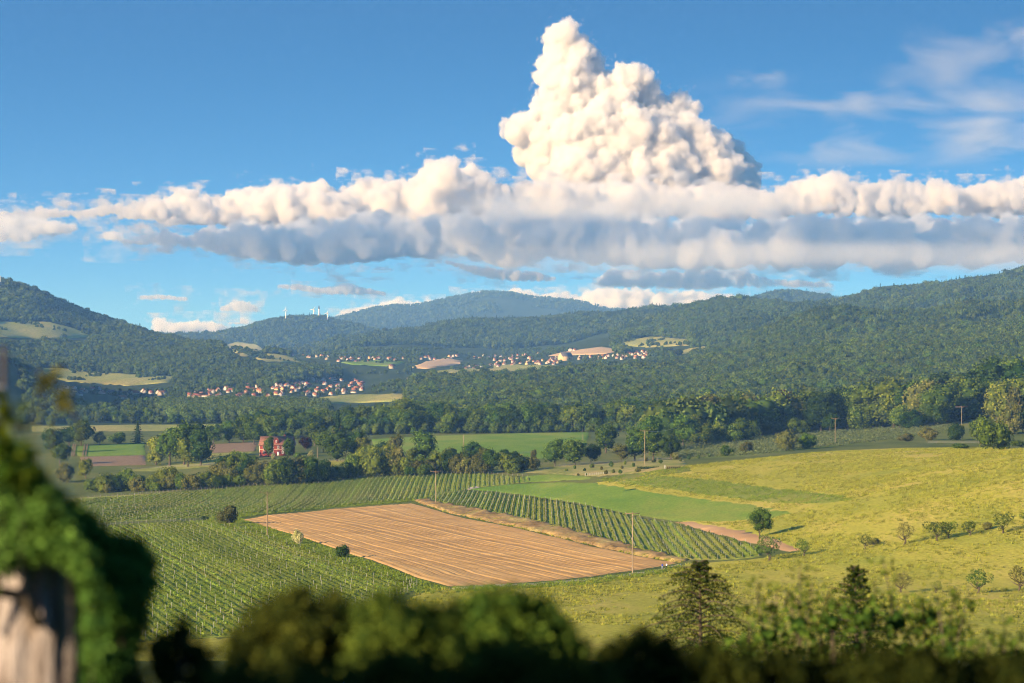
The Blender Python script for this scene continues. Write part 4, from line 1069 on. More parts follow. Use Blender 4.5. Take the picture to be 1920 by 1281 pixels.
# garden plot: many small plants
for i, (px, py, h) in enumerate([(1062, 884, 6), (1078, 880, 8), (1096, 884, 7), (1110, 878, 10), (1128, 882, 8), (1146, 876, 12), (1150, 888, 9), (1166, 880, 8), (1172, 872, 9), (1188, 876, 9), (1196, 886, 10), (1212, 866, 9), (1226, 868, 8), (1163, 889, 9), (1136, 890, 9), (1260, 858, 8), (1276, 866, 8), (1292, 862, 9), (1310, 860, 8), (1330, 858, 9), (1100, 892, 5), (1084, 892, 5)]):
    T(px, py, h, 'small green plant growing in the dry garden plot', 'bush', rnd.choice(['leaf_mid', 'leaf_light', 'leaf_olive']), rnd.uniform(.6, .9), 'small plants of the garden plot', cat='plant', name='garden_plant')
# ------------------------------------------------------------------ buildings
WALLC = {'white': (.43, .41, .38), 'cream': (.41, .35, .26), 'ochre': (.55, .40, .22), 'pale pink': (.62, .45, .38)}
ROOFC = {'red': (.27, .095, .06), 'brown': (.17, .09, .065), 'dark grey': (.09, .085, .09), 'orange': (.34, .14, .07)}
for k, c in WALLC.items(): M['wall ' + k] = flat('render_' + k.replace(' ', '_'), c, .9, .1)
def tiles(name, c):
    return noisy(name, [(.3, tuple(x * .7 for x in c)), (.7, tuple(min(1, x * 1.25) for x in c))], scale=1.1, rough=.85, rand=.2, bump=.05, bscale=3)
for k, c in ROOFC.items(): M['roof ' + k] = tiles('roof_' + k.replace(' ', '_'), c)
def house_body(w, d, e, r):
    mb = MB()
    V = [(-w, -d, -1), (w, -d, -1), (w, d, -1), (-w, d, -1), (-w, -d, e), (w, -d, e), (w, d, e), (-w, d, e), (-w, 0, e + r), (w, 0, e + r)]
    mb.add(V, [(0, 1, 5, 4), (2, 3, 7, 6)]); mb.f += [np.array([(1, 2, 6), (1, 6, 9), (1, 9, 5), (3, 0, 4), (3, 4, 8), (3, 8, 7)])]; mb.m += [np.zeros(6)]
    return mb
def house_roof(w, d, e, r, ov=.5, th=.22, mb=None):
    mb = mb or MB(); n = math.hypot(d, r); dz = r / d
    for s in (-1, 1):
        a = (s * (d + ov), e - ov * dz); b = (0.0 if s < 0 else 0.004, e + r)
        V = []
        for x in (-w - ov, w + ov):
            V += [(x, a[0], a[1]), (x, b[0], b[1]), (x, b[0], b[1] + th * 1.3), (x, a[0], a[1] + th * 1.3)]
        mb.add(V, [(0, 1, 5, 4), (2, 3, 7, 6), (0, 3, 2, 1), (4, 5, 6, 7), (3, 0, 4, 7), (1, 2, 6, 5)])
    return mb
def chimney_bits(mb, x, y, z): mb.box(x - .4, x + .4, y - .4, y + .4, z - 1.6, z + .9)
HB, HR = {}, {}
SHAPES = [(5.5, 4.4, 3.4, 4.4), (6.2, 4.8, 3.8, 4.8), (7.5, 4.8, 3.6, 4.4), (4.8, 4.4, 4.2, 4.6)]
def village_house(px, py, wall, roof, label, group, turn, ymin, sc=1.0):
    i = rnd.randrange(4)
    if (i, wall) not in HB: HB[i, wall] = house_body(*SHAPES[i]).mesh('wall', M['wall ' + wall])
    if (i, roof) not in HR:
        mb = house_roof(*SHAPES[i]); chimney_bits(mb, SHAPES[i][0] * .4, SHAPES[i][1] * .3, SHAPES[i][2] + SHAPES[i][3])
        HR[i, roof] = mb.mesh('roof', M['roof ' + roof])
    g = ground(px, py, ymin)
    t = empty('house', g, turn); tag(t, label, 'house', group)
    link('walls', HB[i, wall], t, scale=sc); link('roof', HR[i, roof], t, scale=sc)
    return g
NAMES = {'near_west': 'at the shaded left end of the nearer village', 'near_mid': 'in the middle of the nearer village', 'near_east': 'at the right end of the nearer village',
         'far_west': 'at the left end of the far village', 'far_mid': 'along the upper street of the far village', 'far_slope': 'in the lower row of the far village', 'far_church': 'around the big yellow building of the far village',
         'far_east': 'at the right end of the far village', 'far_top': 'in the hamlet above the far village', 'far_south': 'in the hamlet below the far village'}
COUNT = {'near_west': 24, 'near_mid': 50, 'near_east': 50, 'far_west': 34, 'far_mid': 34, 'far_slope': 40, 'far_church': 12, 'far_east': 38, 'far_top': 5, 'far_south': 10}
for k, poly in VILL.items():
    xs = [p[0] for p in poly]; ys = [p[1] for p in poly]
    got, placed, tries = 0, [], 0
    ymin = 3050 if k.startswith('near') else 4600
    mind = 12 if k.startswith('near') else 12
    while got < COUNT[k] and tries < 4000:
        tries += 1
        px, py = rnd.uniform(min(xs), max(xs)), rnd.uniform(min(ys), max(ys))
        if not inside(px, py, poly): continue
        g = ground(px, py, ymin)
        if any((g.x - a) ** 2 + (g.y - b) ** 2 < (15 if k.startswith('near') else 16) ** 2 for a, b in placed): continue
        if abs(px - 1066) < 17 and k == 'far_church': continue
        placed.append((g.x, g.y)); got += 1
        w = rnd.choices(list(WALLC), [6, 3, 1, 1])[0]; r = rnd.choices(list(ROOFC), [5, 3, 1.5, 2])[0]
        village_house(px, py, w, r, f'{w} house with {r} roof {NAMES[k]}', f'{w} houses with {r} roofs {NAMES[k]}', math.radians(rnd.choice([20, 40, -35, 75, -60, 110]) + rnd.uniform(-10, 10)), ymin, rnd.uniform(.85, 1.15) * (.70 if k.startswith('near') else .66))
# big buildings of the villages
def big(name, label, px, py, w, d, e, r, wall, roof, turn, ymin, cat='building'):
    g = ground(px, py, ymin); t = empty(name, g, math.radians(turn)); tag(t, label, cat)
    if r < 1:
        mb = MB(); mb.box(-w, w, -d, d, -1, e); mb.build('walls', M['wall ' + wall], t)
        mb = MB(); mb.box(-w - .4, w + .4, -d - .4, d + .4, e + .003, e + .7); mb.build('roof', M['roof ' + roof], t)
        mb = MB()
        for i in range(6):
            x = -w + (i + .5) * 2 * w / 6; mb.box(x - w / 9, x + w / 9, -d - .06, -d + .02, e * .35, e * .7)
        mb.build('window_band', M['glass'], t)
    else:
        house_body(w, d, e, r).build('walls', M['wall ' + wall], t); house_roof(w, d, e, r).build('roof', M['roof ' + roof], t)
    return t
big('warehouse', 'long white flat roofed hall at the edge of the nearer village', 396, 751, 13, 8, 7, 0, 'white', 'red', 4, 3050)
big('barn', 'yellow hall with red roof left of the long white hall', 372, 748, 7, 5, 5, 3, 'ochre', 'red', 8, 3050)
big('barn', 'red roofed farm building left below the yellow hall', 343, 757, 8, 5, 4, 4, 'cream', 'red', -20, 3050)
big('barn', 'brown roofed farm building beside the red farm roof', 360, 758, 6, 5, 3, 4, 'cream', 'brown', -40, 3050)
big('church', 'large yellow gabled building towering over the far village', 1060, 676, 15, 9, 9, 9, 'ochre', 'dark grey', 38, 4600, 'building')
big('warehouse', 'long low grey shed at the edge of the lower wood', 843, 706, 16, 6, 4, 0, 'white', 'dark grey', 3, 3050)
big('warehouse', 'low pale shed behind the nearer village trees', 774, 713, 12, 6, 5, 0, 'white', 'dark grey', 3, 3050)
big('farmhouse', 'lone white farmhouse above the green flats', 735, 691, 6, 5, 5, 4, 'cream', 'brown', 20, 4600, 'house')
big('farmhouse', 'tiny white farmhouse on the narrow ridge field', 1363, 642, 5, 4, 4, 3, 'white', 'red', 20, 3900, 'house')
big('farmhouse', 'white farmhouse beside the clearing in the right forest', 1197, 690, 6, 5, 5, 4, 'white', 'brown', -30, 3600, 'house')

# --- houses with windows one can make out
def window(t, x, y, z, w, h, face, frame='white_paint'):
    """one window on the -y wall (face 0) or the -x wall (face 1): frame with pane inside"""
    f = MB()
    for a0, a1, b0, b1 in ((-w, w, h - .12, h), (-w, w, -h, -h + .12), (-w, -w + .12, -h + .121, h - .121), (w - .12, w, -h + .121, h - .121), (-.05, .05, -h + .121, h - .121)):
        f.box(a0, a1, -.08, .04, b0, b1)
    p = MB(); p.box(-w + .122, w - .122, -.02, .03, -h + .122, h - .122)
    rot = 0 if face == 0 else -math.pi / 2
    o = f.build('window', M[frame], t, (x, y, z), rot); p.build('pane', M['glass'], o)
    return o
M['red_wall'] = noisy('red_wall', [(.3, (.15, .03, .027)), (.7, (.22, .048, .04))], scale=1.0)
M['red_tile'] = tiles('red_tile', (.26, .125, .09))
M['sand'] = flat('sandstone', (.55, .42, .32))
def red_house():
    g = ground(520, 854)
    t = empty('red_house', g, math.radians(-6))
    tag(t, 'big red house with brown tiled roof and dormer between two trees', 'house')
    w, d, e, r = 10.9, 6.2, 7.4, 5.4
    house_body(w, d, e, r).build('walls', M['red_wall'], t)
    rf = house_roof(w, d, e, r, .7, .25).build('roof', M['red_tile'], t)
    mb = MB(); mb.box(4.4, 5.4, .8, 1.8, e + r - 2, e + r + 1.3); mb.build('chimney', M['red_wall'], rf)
    mb = MB()
    for x in (-w, w): mb.box(x - .25, x + .25, -d - .12, -d + .2, 0, e)
    mb.box(-w + .26, w - .26, -d - .1, -d + .1, 4.0, 4.3); mb.build('stone_trim', M['sand'], t)
    for x in (-8, -5, -1.9, 1.9, 5, 8):
        window(t, x, -d - .03, 5.6, .65, 1.0, 0)
        if abs(x) > 1.95 or x < 0: window(t, x, -d - .03, 2.3, .65, 1.05, 0)
    for y in (-3, 0, 3):
        window(t, -w - .03, y, 5.6, .6, 1.0, 1); window(t, -w - .03, y, 2.3, .6, 1.0, 1)
    window(t, -w - .03, 0, 9.6, .5, .8, 1)
    dr = MB(); dr.box(1.2, 2.6, -d - .1, -d + .05, 0, 2.5); dd = dr.build('door', M['white_paint'], t)
    hb = MB(); hb.box(2.4, 2.5, -d - .18, -d - .101, 1.1, 1.25); hb.build('handle', M['dark_paint'], dd)
    dm = house_body(1.5, 1.8, 2.0, 1.3); do = dm.build('dormer', M['red_wall'], rf, (.6, -d + 2.0, e + 1.2), math.pi / 2)
    house_roof(1.9, 1.55, 2.0, 1.3, .3, .15).build('dormer_roof', M['red_tile'], rf, (.6, -d + 2.2, e + 1.2), math.pi / 2)
    window(t, .6, -d + .15, e + 2.2, .5, .7, 0)
red_house()
def wood_house(px, py, label, wall, roof, turn, w=7, d=5, e=5.5, r=4.5):
    g = ground(px, py); t = empty('house', g, math.radians(turn)); tag(t, label, 'house')
    house_body(w, d, e, r).build('walls', M['wall ' + wall], t)
    rf = house_roof(w, d, e, r).build('roof', M['roof ' + roof], t)
    mb = MB(); chimney_bits(mb, 2, 1, e + r); mb.build('chimney', M['wall ' + wall], rf)
    for x in (-w * .6, 0, w * .6):
        window(t, x, -d - .03, e * .72, .5, .7, 0)
    window(t, -w - .03, -d * .4, e * .7, .5, .7, 1); window(t, -w - .03, d * .4, e * .7, .5, .7, 1)
wood_house(1830, 778, 'white house with pale gable half hidden by the right wood', 'white', 'red', -55, e=7)
wood_house(1536, 796, 'cream house with bright red roof hidden in the right wood', 'cream', 'red', 15)

# ------------------------------------------------------------------ poles, wires, posts
def pole(px, py, hpx, label, arm=2.4, ymin=300, double=False, ins=True):
    g = ground(px, py, ymin); h = hpx * g.y / K
    t = empty('utility_pole', g, 0); tag(t, label, 'pole')
    mb = MB(); mb.tube([(0, 0, -.5), (0, 0, h * .5), (0, 0, h)], [.2, .17, .13], 8); mb.build('pole', M['pole_wood'], t)
    if double:
        mb = MB(); mb.tube([(-3.2, .3, -.5), (-1.7, .2, h * .5), (-.15, .1, h - .3)], [.18, .15, .12], 8); mb.build('strut', M['pole_wood'], t)
    if arm:
        mb = MB(); mb.box(-arm, arm, -.22, -.125, h - .34, h - .18); a = mb.build('crossarm', M['rust'], t)
        mb = MB(); mb.tube([(-arm * .45, -.17, h - .38), (0, -.17, h - 1.3)], .05, 4); mb.tube([(arm * .45, -.17, h - .38), (0, -.17, h - 1.3)], .05, 4); mb.build('brace', M['rust'], t)
        if ins:
            for x in (-arm * .92, 0, arm * .92):
                mb = MB(); mb.tube([(x, -.17, h - .15), (x, -.17, h + .05), (x, -.17, h + .1), (x, -.17, h + .3)], [.05, .05, .12, .08], 6); mb.build('insulator', M['rust'], a)
    return Vector((g.x, g.y, g.z + h))
pA = pole(1186, 1074, 113, 'tall wooden pole at the near right corner of the ploughed field', 2.0)
pB = pole(817, 946, 63, 'wooden pole at the far corner of the ploughed field', 2.6)
pC = pole(501, 1006, 83, 'wooden pole near the left corner of the ploughed field', 2.6)
pD = pole(1209, 873, 66, 'wooden pole with wide crossarm at the garden plot', 2.6)
pE = pole(1566, 834, 50, 'wooden pole with crossarm beside the berry field bushes', 2.4)
pF = pole(1281, 830, 36, 'plain pole against the wood left of the berry rows', 0)
pG = pole(1644, 804, 34, 'double strutted pole before the right wood', 0, double=True)
pH = pole(1466, 806, 26, 'plain thin pole before the reddish tree', 0)
pI = pole(869, 852, 37, 'plain pale pole standing in the crop field', 0)
pJ = pole(1093, 828, 14, 'plain short pole at the right end of the crop field', 0)
pK = pole(1803, 796, 34, 'pole with long crossarm left of the white house', 4.5)
pL = pole(595, 862, 24, 'plain pole right of the purple beech', 0)
pM = pole(533, 938, 8, 'short pole stub in the upper vineyard', 0) if False else None
def wire(a, b, sag, label):
    q = [a.lerp(b, t) - Vector((0, 0, sag * 4 * t * (1 - t) + .4)) for t in np.linspace(0, 1, 14)]
    mb = MB(); mb.tube([p[:] for p in q], .05, 4)
    tag(mb.build('power_line', M['steel']), label, 'power line')
wire(pG, pK, 2.2, 'sagging wire from the strutted pole to the pole by the white house')
wire(pE, pG, 2.0, 'thin wire from the berry field pole to the strutted pole')
wire(pD, pF, 2.0, 'thin wire from the garden plot pole to the pole against the wood')
wire(pF, pH, 2.5, 'thin wire along the wood behind the berry rows')
def fence(name, a, b, n, h, label, rails=True, mat='post_wood', r=.09):
    ga = [ground(a[0] + (b[0] - a[0]) * i / (n - 1), a[1] + (b[1] - a[1]) * i / (n - 1)) for i in range(n)]
    t = empty(name, ga[0]); tag(t, label, 'fence'); o0 = ga[0]
    for g in ga:
        mb = MB(); mb.tube([(0, 0, -.2), (rnd.uniform(-.08, .08), 0, h * rnd.uniform(.85, 1.1))], r, 5); mb.build('post', M[mat], t, g - o0)
    if rails:
        for q in (.35, .65, .95):
            mb = MB(); mb.tube([(g - o0 + Vector((0, 0, h * q)))[:] for g in ga], .035, 4); mb.build('wire', M['steel'], t)
fence('wire_fence', (586, 868), (690, 866), 14, 1.9, 'wire fence with posts behind the bright strip right of the red house')
fence('wire_fence', (232, 882), (430, 872), 22, 1.6, 'post and wire fence along the hay strip under the tree island')
fence('wire_fence', (940, 855), (995, 850), 9, 1.5, 'short fence behind the bright strip beside the middle hedge')
fence('stake_row', (1098, 893), (1142, 889), 14, 1.4, 'row of short stakes at the near edge of the garden plot', False, 'post_pale', .12)
fence('wire_fence', (1040, 876), (1270, 861), 26, 1.7, 'post fence along the back of the garden plot')
fence('wire_fence', (1740, 832), (1850, 832), 8, 1.6, 'thin post fence left of the great dark bush')
fence('stake_row', (165, 934), (520, 911), 46, 2.0, 'row of leaning stakes at the head of the left vineyard', False, 'post_wood', .1)
# garden furniture
def picnic_table():
    g = ground(1023, 880); t = empty('picnic_table', g, .2); tag(t, 'grey wooden picnic table at the corner of the garden plot', 'table')
    for i in range(4): mb = MB(); mb.box(-1.5, 1.5, -.5 + i * .26, -.5 + i * .26 + .22, 1.0, 1.08); mb.build('plank', M['post_pale'], t)
    for y in (-1.05, .95): mb = MB(); mb.box(-1.5, 1.5, y - .17, y + .17, .55, .62); mb.build('bench', M['post_pale'], t)
    for x in (-1.1, 1.1):
        for y in (-.8, .8): mb = MB(); mb.tube([(x, y * 1.15, 0), (x, y * .3, 1.0)], .07, 4); mb.build('leg', M['post_wood'], t)
picnic_table()
g = ground(1247, 880); t = empty('stone_post', g); tag(t, 'pale stone post beside the log pile in the garden plot', 'post')
mb = MB(); mb.box(-.25, .25, -.25, .25, -.1, 1.9); mb.build('shaft', M['post_pale'], t)
mb = MB(); mb.box(-.35, .35, -.35, .35, 1.9, 2.1); mb.build('cap', M['post_pale'], t)
g = ground(1266, 880); t = empty('log_pile', g, .05); tag(t, 'low pile of brown logs at the right end of the garden plot', 'log pile')
M['log'] = noisy('log', [(.3, (.16, .07, .045)), (.7, (.28, .13, .08))], scale=3)
for i in range(9):
    for k in range(3 if i < 7 else 1):
        mb = MB(); x = -4 + i * .95 + rnd.uniform(-.1, .1) + .2 * k; y = -.5 + .5 * (k % 2); mb.tube([(x, y - .9, .25 + .42 * k), (x + .1, y + .9, .27 + .42 * k)], .24, 7); mb.build('log', M['log'], t)
g = ground(1215, 880); t = empty('hedge', g, .05); tag(t, 'low dark clipped hedge beside the stone post', 'hedge')
mb = MB(); n = 1200; P = np.column_stack([rng.uniform(-5.5, 5.5, n), rng.uniform(-.7, .7, n), rng.uniform(.1, 1.3, n)]); mb.leaves(P, rng.normal(size=(n, 3)) + [0, -.4, .5], .4, rng.random(n)); mb.build('foliage', M['leaf_dark'], t)
# ------------------------------------------------------------------ two walkers on the lane
def walker(px, py, h, top, legs, label, turn):
    g = ground(px, py); g.z += .22
    t = empty('person', g, turn); tag(t, label, 'person')
    me = bpy.data.meshes.new('body')
    J = [(0, 0, .93), (0, 0, 1.15), (0, .01, 1.38), (0, .01, 1.5), (0, .02, 1.6), (0, .03, 1.73), (.09, 0, .90), (.10, .14, .50), (.10, .06, .07), (.10, .20, .03), (-.09, 0, .90), (-.10, -.05, .50), (-.10, -.24, .10), (-.10, -.12, .03),
         (.19, 0, 1.40), (.24, -.06, 1.12), (.25, .06, .88), (.25, .1, .79), (-.19, 0, 1.40), (-.24, .03, 1.12), (-.25, .16, .90), (-.25, .2, .81)]
    E = [(0, 1), (1, 2), (2, 3), (3, 4), (4, 5), (0, 6), (6, 7), (7, 8), (8, 9), (0, 10), (10, 11), (11, 12), (12, 13), (2, 14), (14, 15), (15, 16), (16, 17), (2, 18), (18, 19), (19, 20), (20, 21)]
    R = [.14, .135, .15, .06, .095, .06, .10, .065, .042, .035, .10, .065, .042, .035, .06, .045, .035, .03, .06, .045, .035, .03]
    me.from_pydata(J, E, []); me.update()
    me.materials.append(M['skin'])
    o = link('body', me, t, scale=h / 1.8)
    sk = o.modifiers.new('skin', 'SKIN'); sv = me.skin_vertices[0].data
    for v, r in zip(sv, R): v.radius = (r, r)
    sv[0].use_root = True
    su = o.modifiers.new('smooth', 'SUBSURF'); su.levels = su.render_levels = 1
    mb = MB(); mb.tube([(0, 0, .88), (0, 0, 1.1), (0, .01, 1.38), (0, .01, 1.5)], [.2, .19, .2, .09], 10)
    for s, k in ((1, 14), (-1, 18)): mb.tube([(s * .12, 0, 1.42), J[k], J[k + 1], tuple(np.array(J[k + 1]) * .4 + np.array(J[k + 2]) * .6)], [.09, .085, .07, .06], 8)
    mb.build('shirt', M[top], t, scale=h / 1.8)
    mb = MB()
    for a, b, c in ((6, 7, 8), (10, 11, 12)): mb.tube([(J[a][0], J[a][1], .96), J[b], J[c]], [.13, .09, .065], 8)
    mb.build('trousers', M[legs], t, scale=h / 1.8)
    mb = MB(); v = ICO2[0].copy(); v = v[:]; mb.add(v * [.115, .125, .10] + [0, -.01, 1.69], ICO2[1]); mb.build('hair', M['dark_paint'], t, scale=h / 1.8)
M['skin'] = flat('skin', (.5, .3, .22)); M['blue_cloth'] = flat('blue_cloth', (.04, .08, .45), .9); M['white_cloth'] = flat('white_cloth', (.75, .75, .75), .9); M['denim'] = flat('denim', (.25, .3, .4), .9)
walker(1242, 1069, 1.8, 'blue_cloth', 'denim', 'walker in a blue top on the farm lane, left of the pair', 2.6)
walker(1250, 1068, 1.7, 'white_cloth', 'dark_paint', 'walker in a white top on the farm lane, right of the pair', 2.6)
# ------------------------------------------------------------------ turbines and masts on the far hill
M['turbine'] = flat('turbine_white', (.6, .6, .6), .5, .02)
def turbine(px, py, hpx, bl, rot, label):
    g = ground(px, py, 9000); h = hpx * g.y / K; L_ = bl * g.y / K
    t = empty('wind_turbine', (g.x, g.y, g.z), 0); tag(t, label, 'wind turbine', 'wind turbines on the far hill')
    mb = MB(); mb.tube([(0, 0, -5), (0, 0, h)], [2.6, 1.6], 8); mb.build('tower', M['turbine'], t)
    mb = MB(); mb.box(-1.6, 1.6, -3.5, 4, h - 1.5, h + 2); mb.build('nacelle', M['turbine'], t)
    mb = MB(); mb.tube([(0, -3.4, h + .3), (0, -5.2, h + .3)], [1.5, .7], 8); hb = mb.build('hub', M['turbine'], t)
    for k in range(3):
        a = rot + k * 2.094
        mb = MB(); mb.tube([(0, -4.5, h + .3), (math.sin(a) * L_ * .3, -4.5, h + .3 + math.cos(a) * L_ * .3), (math.sin(a) * L_, -4.5, h + .3 + math.cos(a) * L_)], [1.0, 1.5, .4], 5); mb.build('blade', M['turbine'], t)
turbine(536, 602, 21, 7, .1, 'leftmost white wind turbine, alone on the left flank of the far hill')
turbine(588, 598, 18, 7, .5, 'white wind turbine just left of the tall mast')
turbine(614, 604, 17, 6, .25, 'white wind turbine right of the tall mast')
g = ground(598, 597, 9000); t = empty('radio_mast', g); tag(t, 'tall white radio mast with dark tip on the far hill top', 'mast')
hm = 26 * g.y / K
mb = MB(); mb.tube([(0, 0, -5), (0, 0, hm * .75)], [3.6, 3.0], 8); mb.build('shaft', M['turbine'], t)
mb = MB(); mb.tube([(0, 0, hm * .75), (0, 0, hm * .9), (0, 0, hm)], [3.4, 2.4, .8], 8); mb.build('antenna', M['dark_paint'], t)
g = ground(1, 541, 5600); t = empty('radio_mast', g); tag(t, 'thin mast on top of the left hill at the picture edge', 'mast')
mb = MB(); mb.tube([(0, 0, -5), (0, 0, 32)], [1.4, .8], 6); mb.build('shaft', M['steel'], t)
# ------------------------------------------------------------------ clouds: lumpy bodies turned into volumes
def lump_mesh(C, R, name, V0=ICO3):
    n = len(C)
    V = (V0[0][None] * R[:, None, None] * [1, 1, 1] + C[:, None]).reshape(-1, 3)
    Fq = (V0[1][None] + (np.arange(n) * len(V0[0]))[:, None, None]).reshape(-1, 3)
    return raw_mesh(name, V, np.full(len(Fq), 3), Fq.ravel(), np.zeros(len(Fq)), np.zeros(len(V)), [])
def bud(C, R, n, rf, off=.9, flat=-.3):
    d = rng.normal(size=(len(C), n, 3)); d /= np.linalg.norm(d, axis=2, keepdims=True)
    d[..., 2] = np.where(d[..., 2] < flat, -d[..., 2], d[..., 2])
    r = R[:, None] * rf * rng.uniform(.6, 1.35, (len(C), n))
    return (C[:, None] + d * (R[:, None, None] * off)).reshape(-1, 3), r.reshape(-1)
BAND = 1100.0
def cloud_mat(name, dens, scale, thr, amp, gain, band,  stretch=(1, 1, 1), aniso=.2, col=(.98, .98, .98), detail=4.0):
    f = BAND / band; thr, amp, gain = thr / f, amp / f, gain * f       # the depth field runs over BAND metres
    m, t, N, L = new_mat(name)
    o = N('ShaderNodeOutputMaterial'); v = N('ShaderNodeVolumePrincipled')
    v.inputs['Color'].default_value = (*col, 1); v.inputs['Anisotropy'].default_value = aniso; v.inputs['Density Attribute'].default_value = ''
    vi = N('ShaderNodeVolumeInfo'); tc = N('ShaderNodeTexCoord'); mp = N('ShaderNodeMapping'); mp.inputs['Scale'].default_value = stretch
    no = N('ShaderNodeTexNoise'); no.inputs['Scale'].default_value = scale; no.inputs['Detail'].default_value = detail; no.inputs['Roughness'].default_value = .56
    L(tc.outputs['Object'], mp.inputs[0]); L(mp.outputs[0], no.inputs['Vector'])
    a = N('ShaderNodeMath'); a.operation = 'MULTIPLY_ADD'; a.inputs[1].default_value = amp; a.inputs[2].default_value = -thr - amp * .5
    L(no.outputs['Fac'], a.inputs[0])
    b = N('ShaderNodeMath'); b.operation = 'ADD'; L(vi.outputs['Density'], b.inputs[0]); L(a.outputs[0], b.inputs[1])
    c = N('ShaderNodeMath'); c.operation = 'MULTIPLY'; c.use_clamp = True; c.inputs[1].default_value = gain; L(b.outputs[0], c.inputs[0])
    d = N('ShaderNodeMath'); d.operation = 'MULTIPLY'; d.inputs[1].default_value = dens; L(c.outputs[0], d.inputs[0])
    L(d.outputs[0], v.inputs['Density']); L(v.outputs[0], o.inputs['Volume'])
    return m
def cloud(name, C, R, label, voxel, band, mat, V0=ICO2, squash=None):
    me = lump_mesh(np.asarray(C), np.asarray(R), name, V0)
    o = link(name, me); tag(o, label, 'cloud', kind='stuff')
    me.materials.append(mat)
    g = bpy.data.node_groups.new('cloud_volume', 'GeometryNodeTree')
    g.interface.new_socket('Geometry', in_out='INPUT', socket_type='NodeSocketGeometry'); g.interface.new_socket('Geometry', in_out='OUTPUT', socket_type='NodeSocketGeometry')
    N, L = g.nodes.new, g.links.new
    i, q = N('NodeGroupInput'), N('NodeGroupOutput'); m = N('GeometryNodeMeshToVolume'); m.resolution_mode = 'VOXEL_SIZE'
    m.inputs['Voxel Size'].default_value = voxel; m.inputs['Density'].default_value = 1.0; m.inputs['Interior Band Width'].default_value = BAND
    sm = N('GeometryNodeSetMaterial'); sm.inputs['Material'].default_value = mat
    L(i.outputs[0], m.inputs['Mesh']); L(m.outputs[0], sm.inputs[0]); L(sm.outputs[0], q.inputs[0])
    o.modifiers.new('volume', 'NODES').node_group = g
    return o
def CP(px, py, Y): return ((px - 960) / K * Y, Y, (HY - py) / K * Y)
# the tower
TW = [(1062, 60, 27, 0), (1050, 92, 38, 0), (1085, 98, 32, 0), (1112, 108, 18, 0), (1045, 140, 42, 0), (1072, 150, 52, 0), (1104, 132, 36, 0), (1048, 200, 48, 0), (1086, 198, 60, 0), (1130, 170, 34, 0), (1176, 157, 38, 0), (1200, 147, 28, 0), (1150, 195, 54, 0), (1205, 190, 44, 0), (1236, 215, 36, 0),
      (1276, 194, 26, 0), (1294, 206, 24, 0), (1272, 230, 38, 0), (1255, 245, 44, 0), (972, 246, 34, 0), (1004, 236, 38, 0), (1034, 262, 62, 0), (985, 292, 28, 0), (1014, 310, 36, 0), (1100, 278, 80, -400), (1170, 272, 80, -300), (1235, 285, 66, -200), (1290, 290, 54, 0), (1335, 296, 46, 0), (1350, 335, 50, -200),
      (1250, 345, 68, -500), (1150, 345, 68, -600), (1060, 345, 56, -300), (1120, 225, 54, 0), (1240, 255, 52, 0), (1310, 325, 52, -200), (1200, 330, 62, -700), (1300, 250, 36, 0), (1325, 270, 34, 300), (1010, 275, 44, 0), (1085, 330, 54, -600), (1370, 335, 36, 100),
      (1350, 275, 34, 1500), (1372, 296, 34, 1700), (1395, 318, 32, 1800), (1404, 345, 30, 1800), (1380, 345, 36, 1600), (1365, 318, 34, 1500), (1330, 285, 40, 1300)]
Y0 = 36000
C = np.array([CP(a, b, Y0 + q + rng.uniform(-.6, .6) * max(90 - r, 20) / K * Y0) for a, b, r, q in TW]); R = np.array([r / K * Y0 * .93 for _, _, r, _ in TW])
c1, r1 = bud(C, R * .9, 22, .36, .96); c2, r2 = bud(c1, r1, 11, .38, .95, -.6); k = r2 > 18
c3, r3 = bud(c2[k], r2[k], 6, .42, .95, -.8); k3 = r3 > 15
cm = cloud_mat('cumulus', .020, 1 / 210, .22, 1.5, 2.4, 100, col=(.967, .950, .932), detail=5.0)
cloud('cumulus_cloud', np.concatenate([C, c1, c2, c3[k3]]), np.concatenate([R, r1, r2, r3[k3]]), 'towering sunlit cumulus cloud right of the middle', 15, 100, cm)
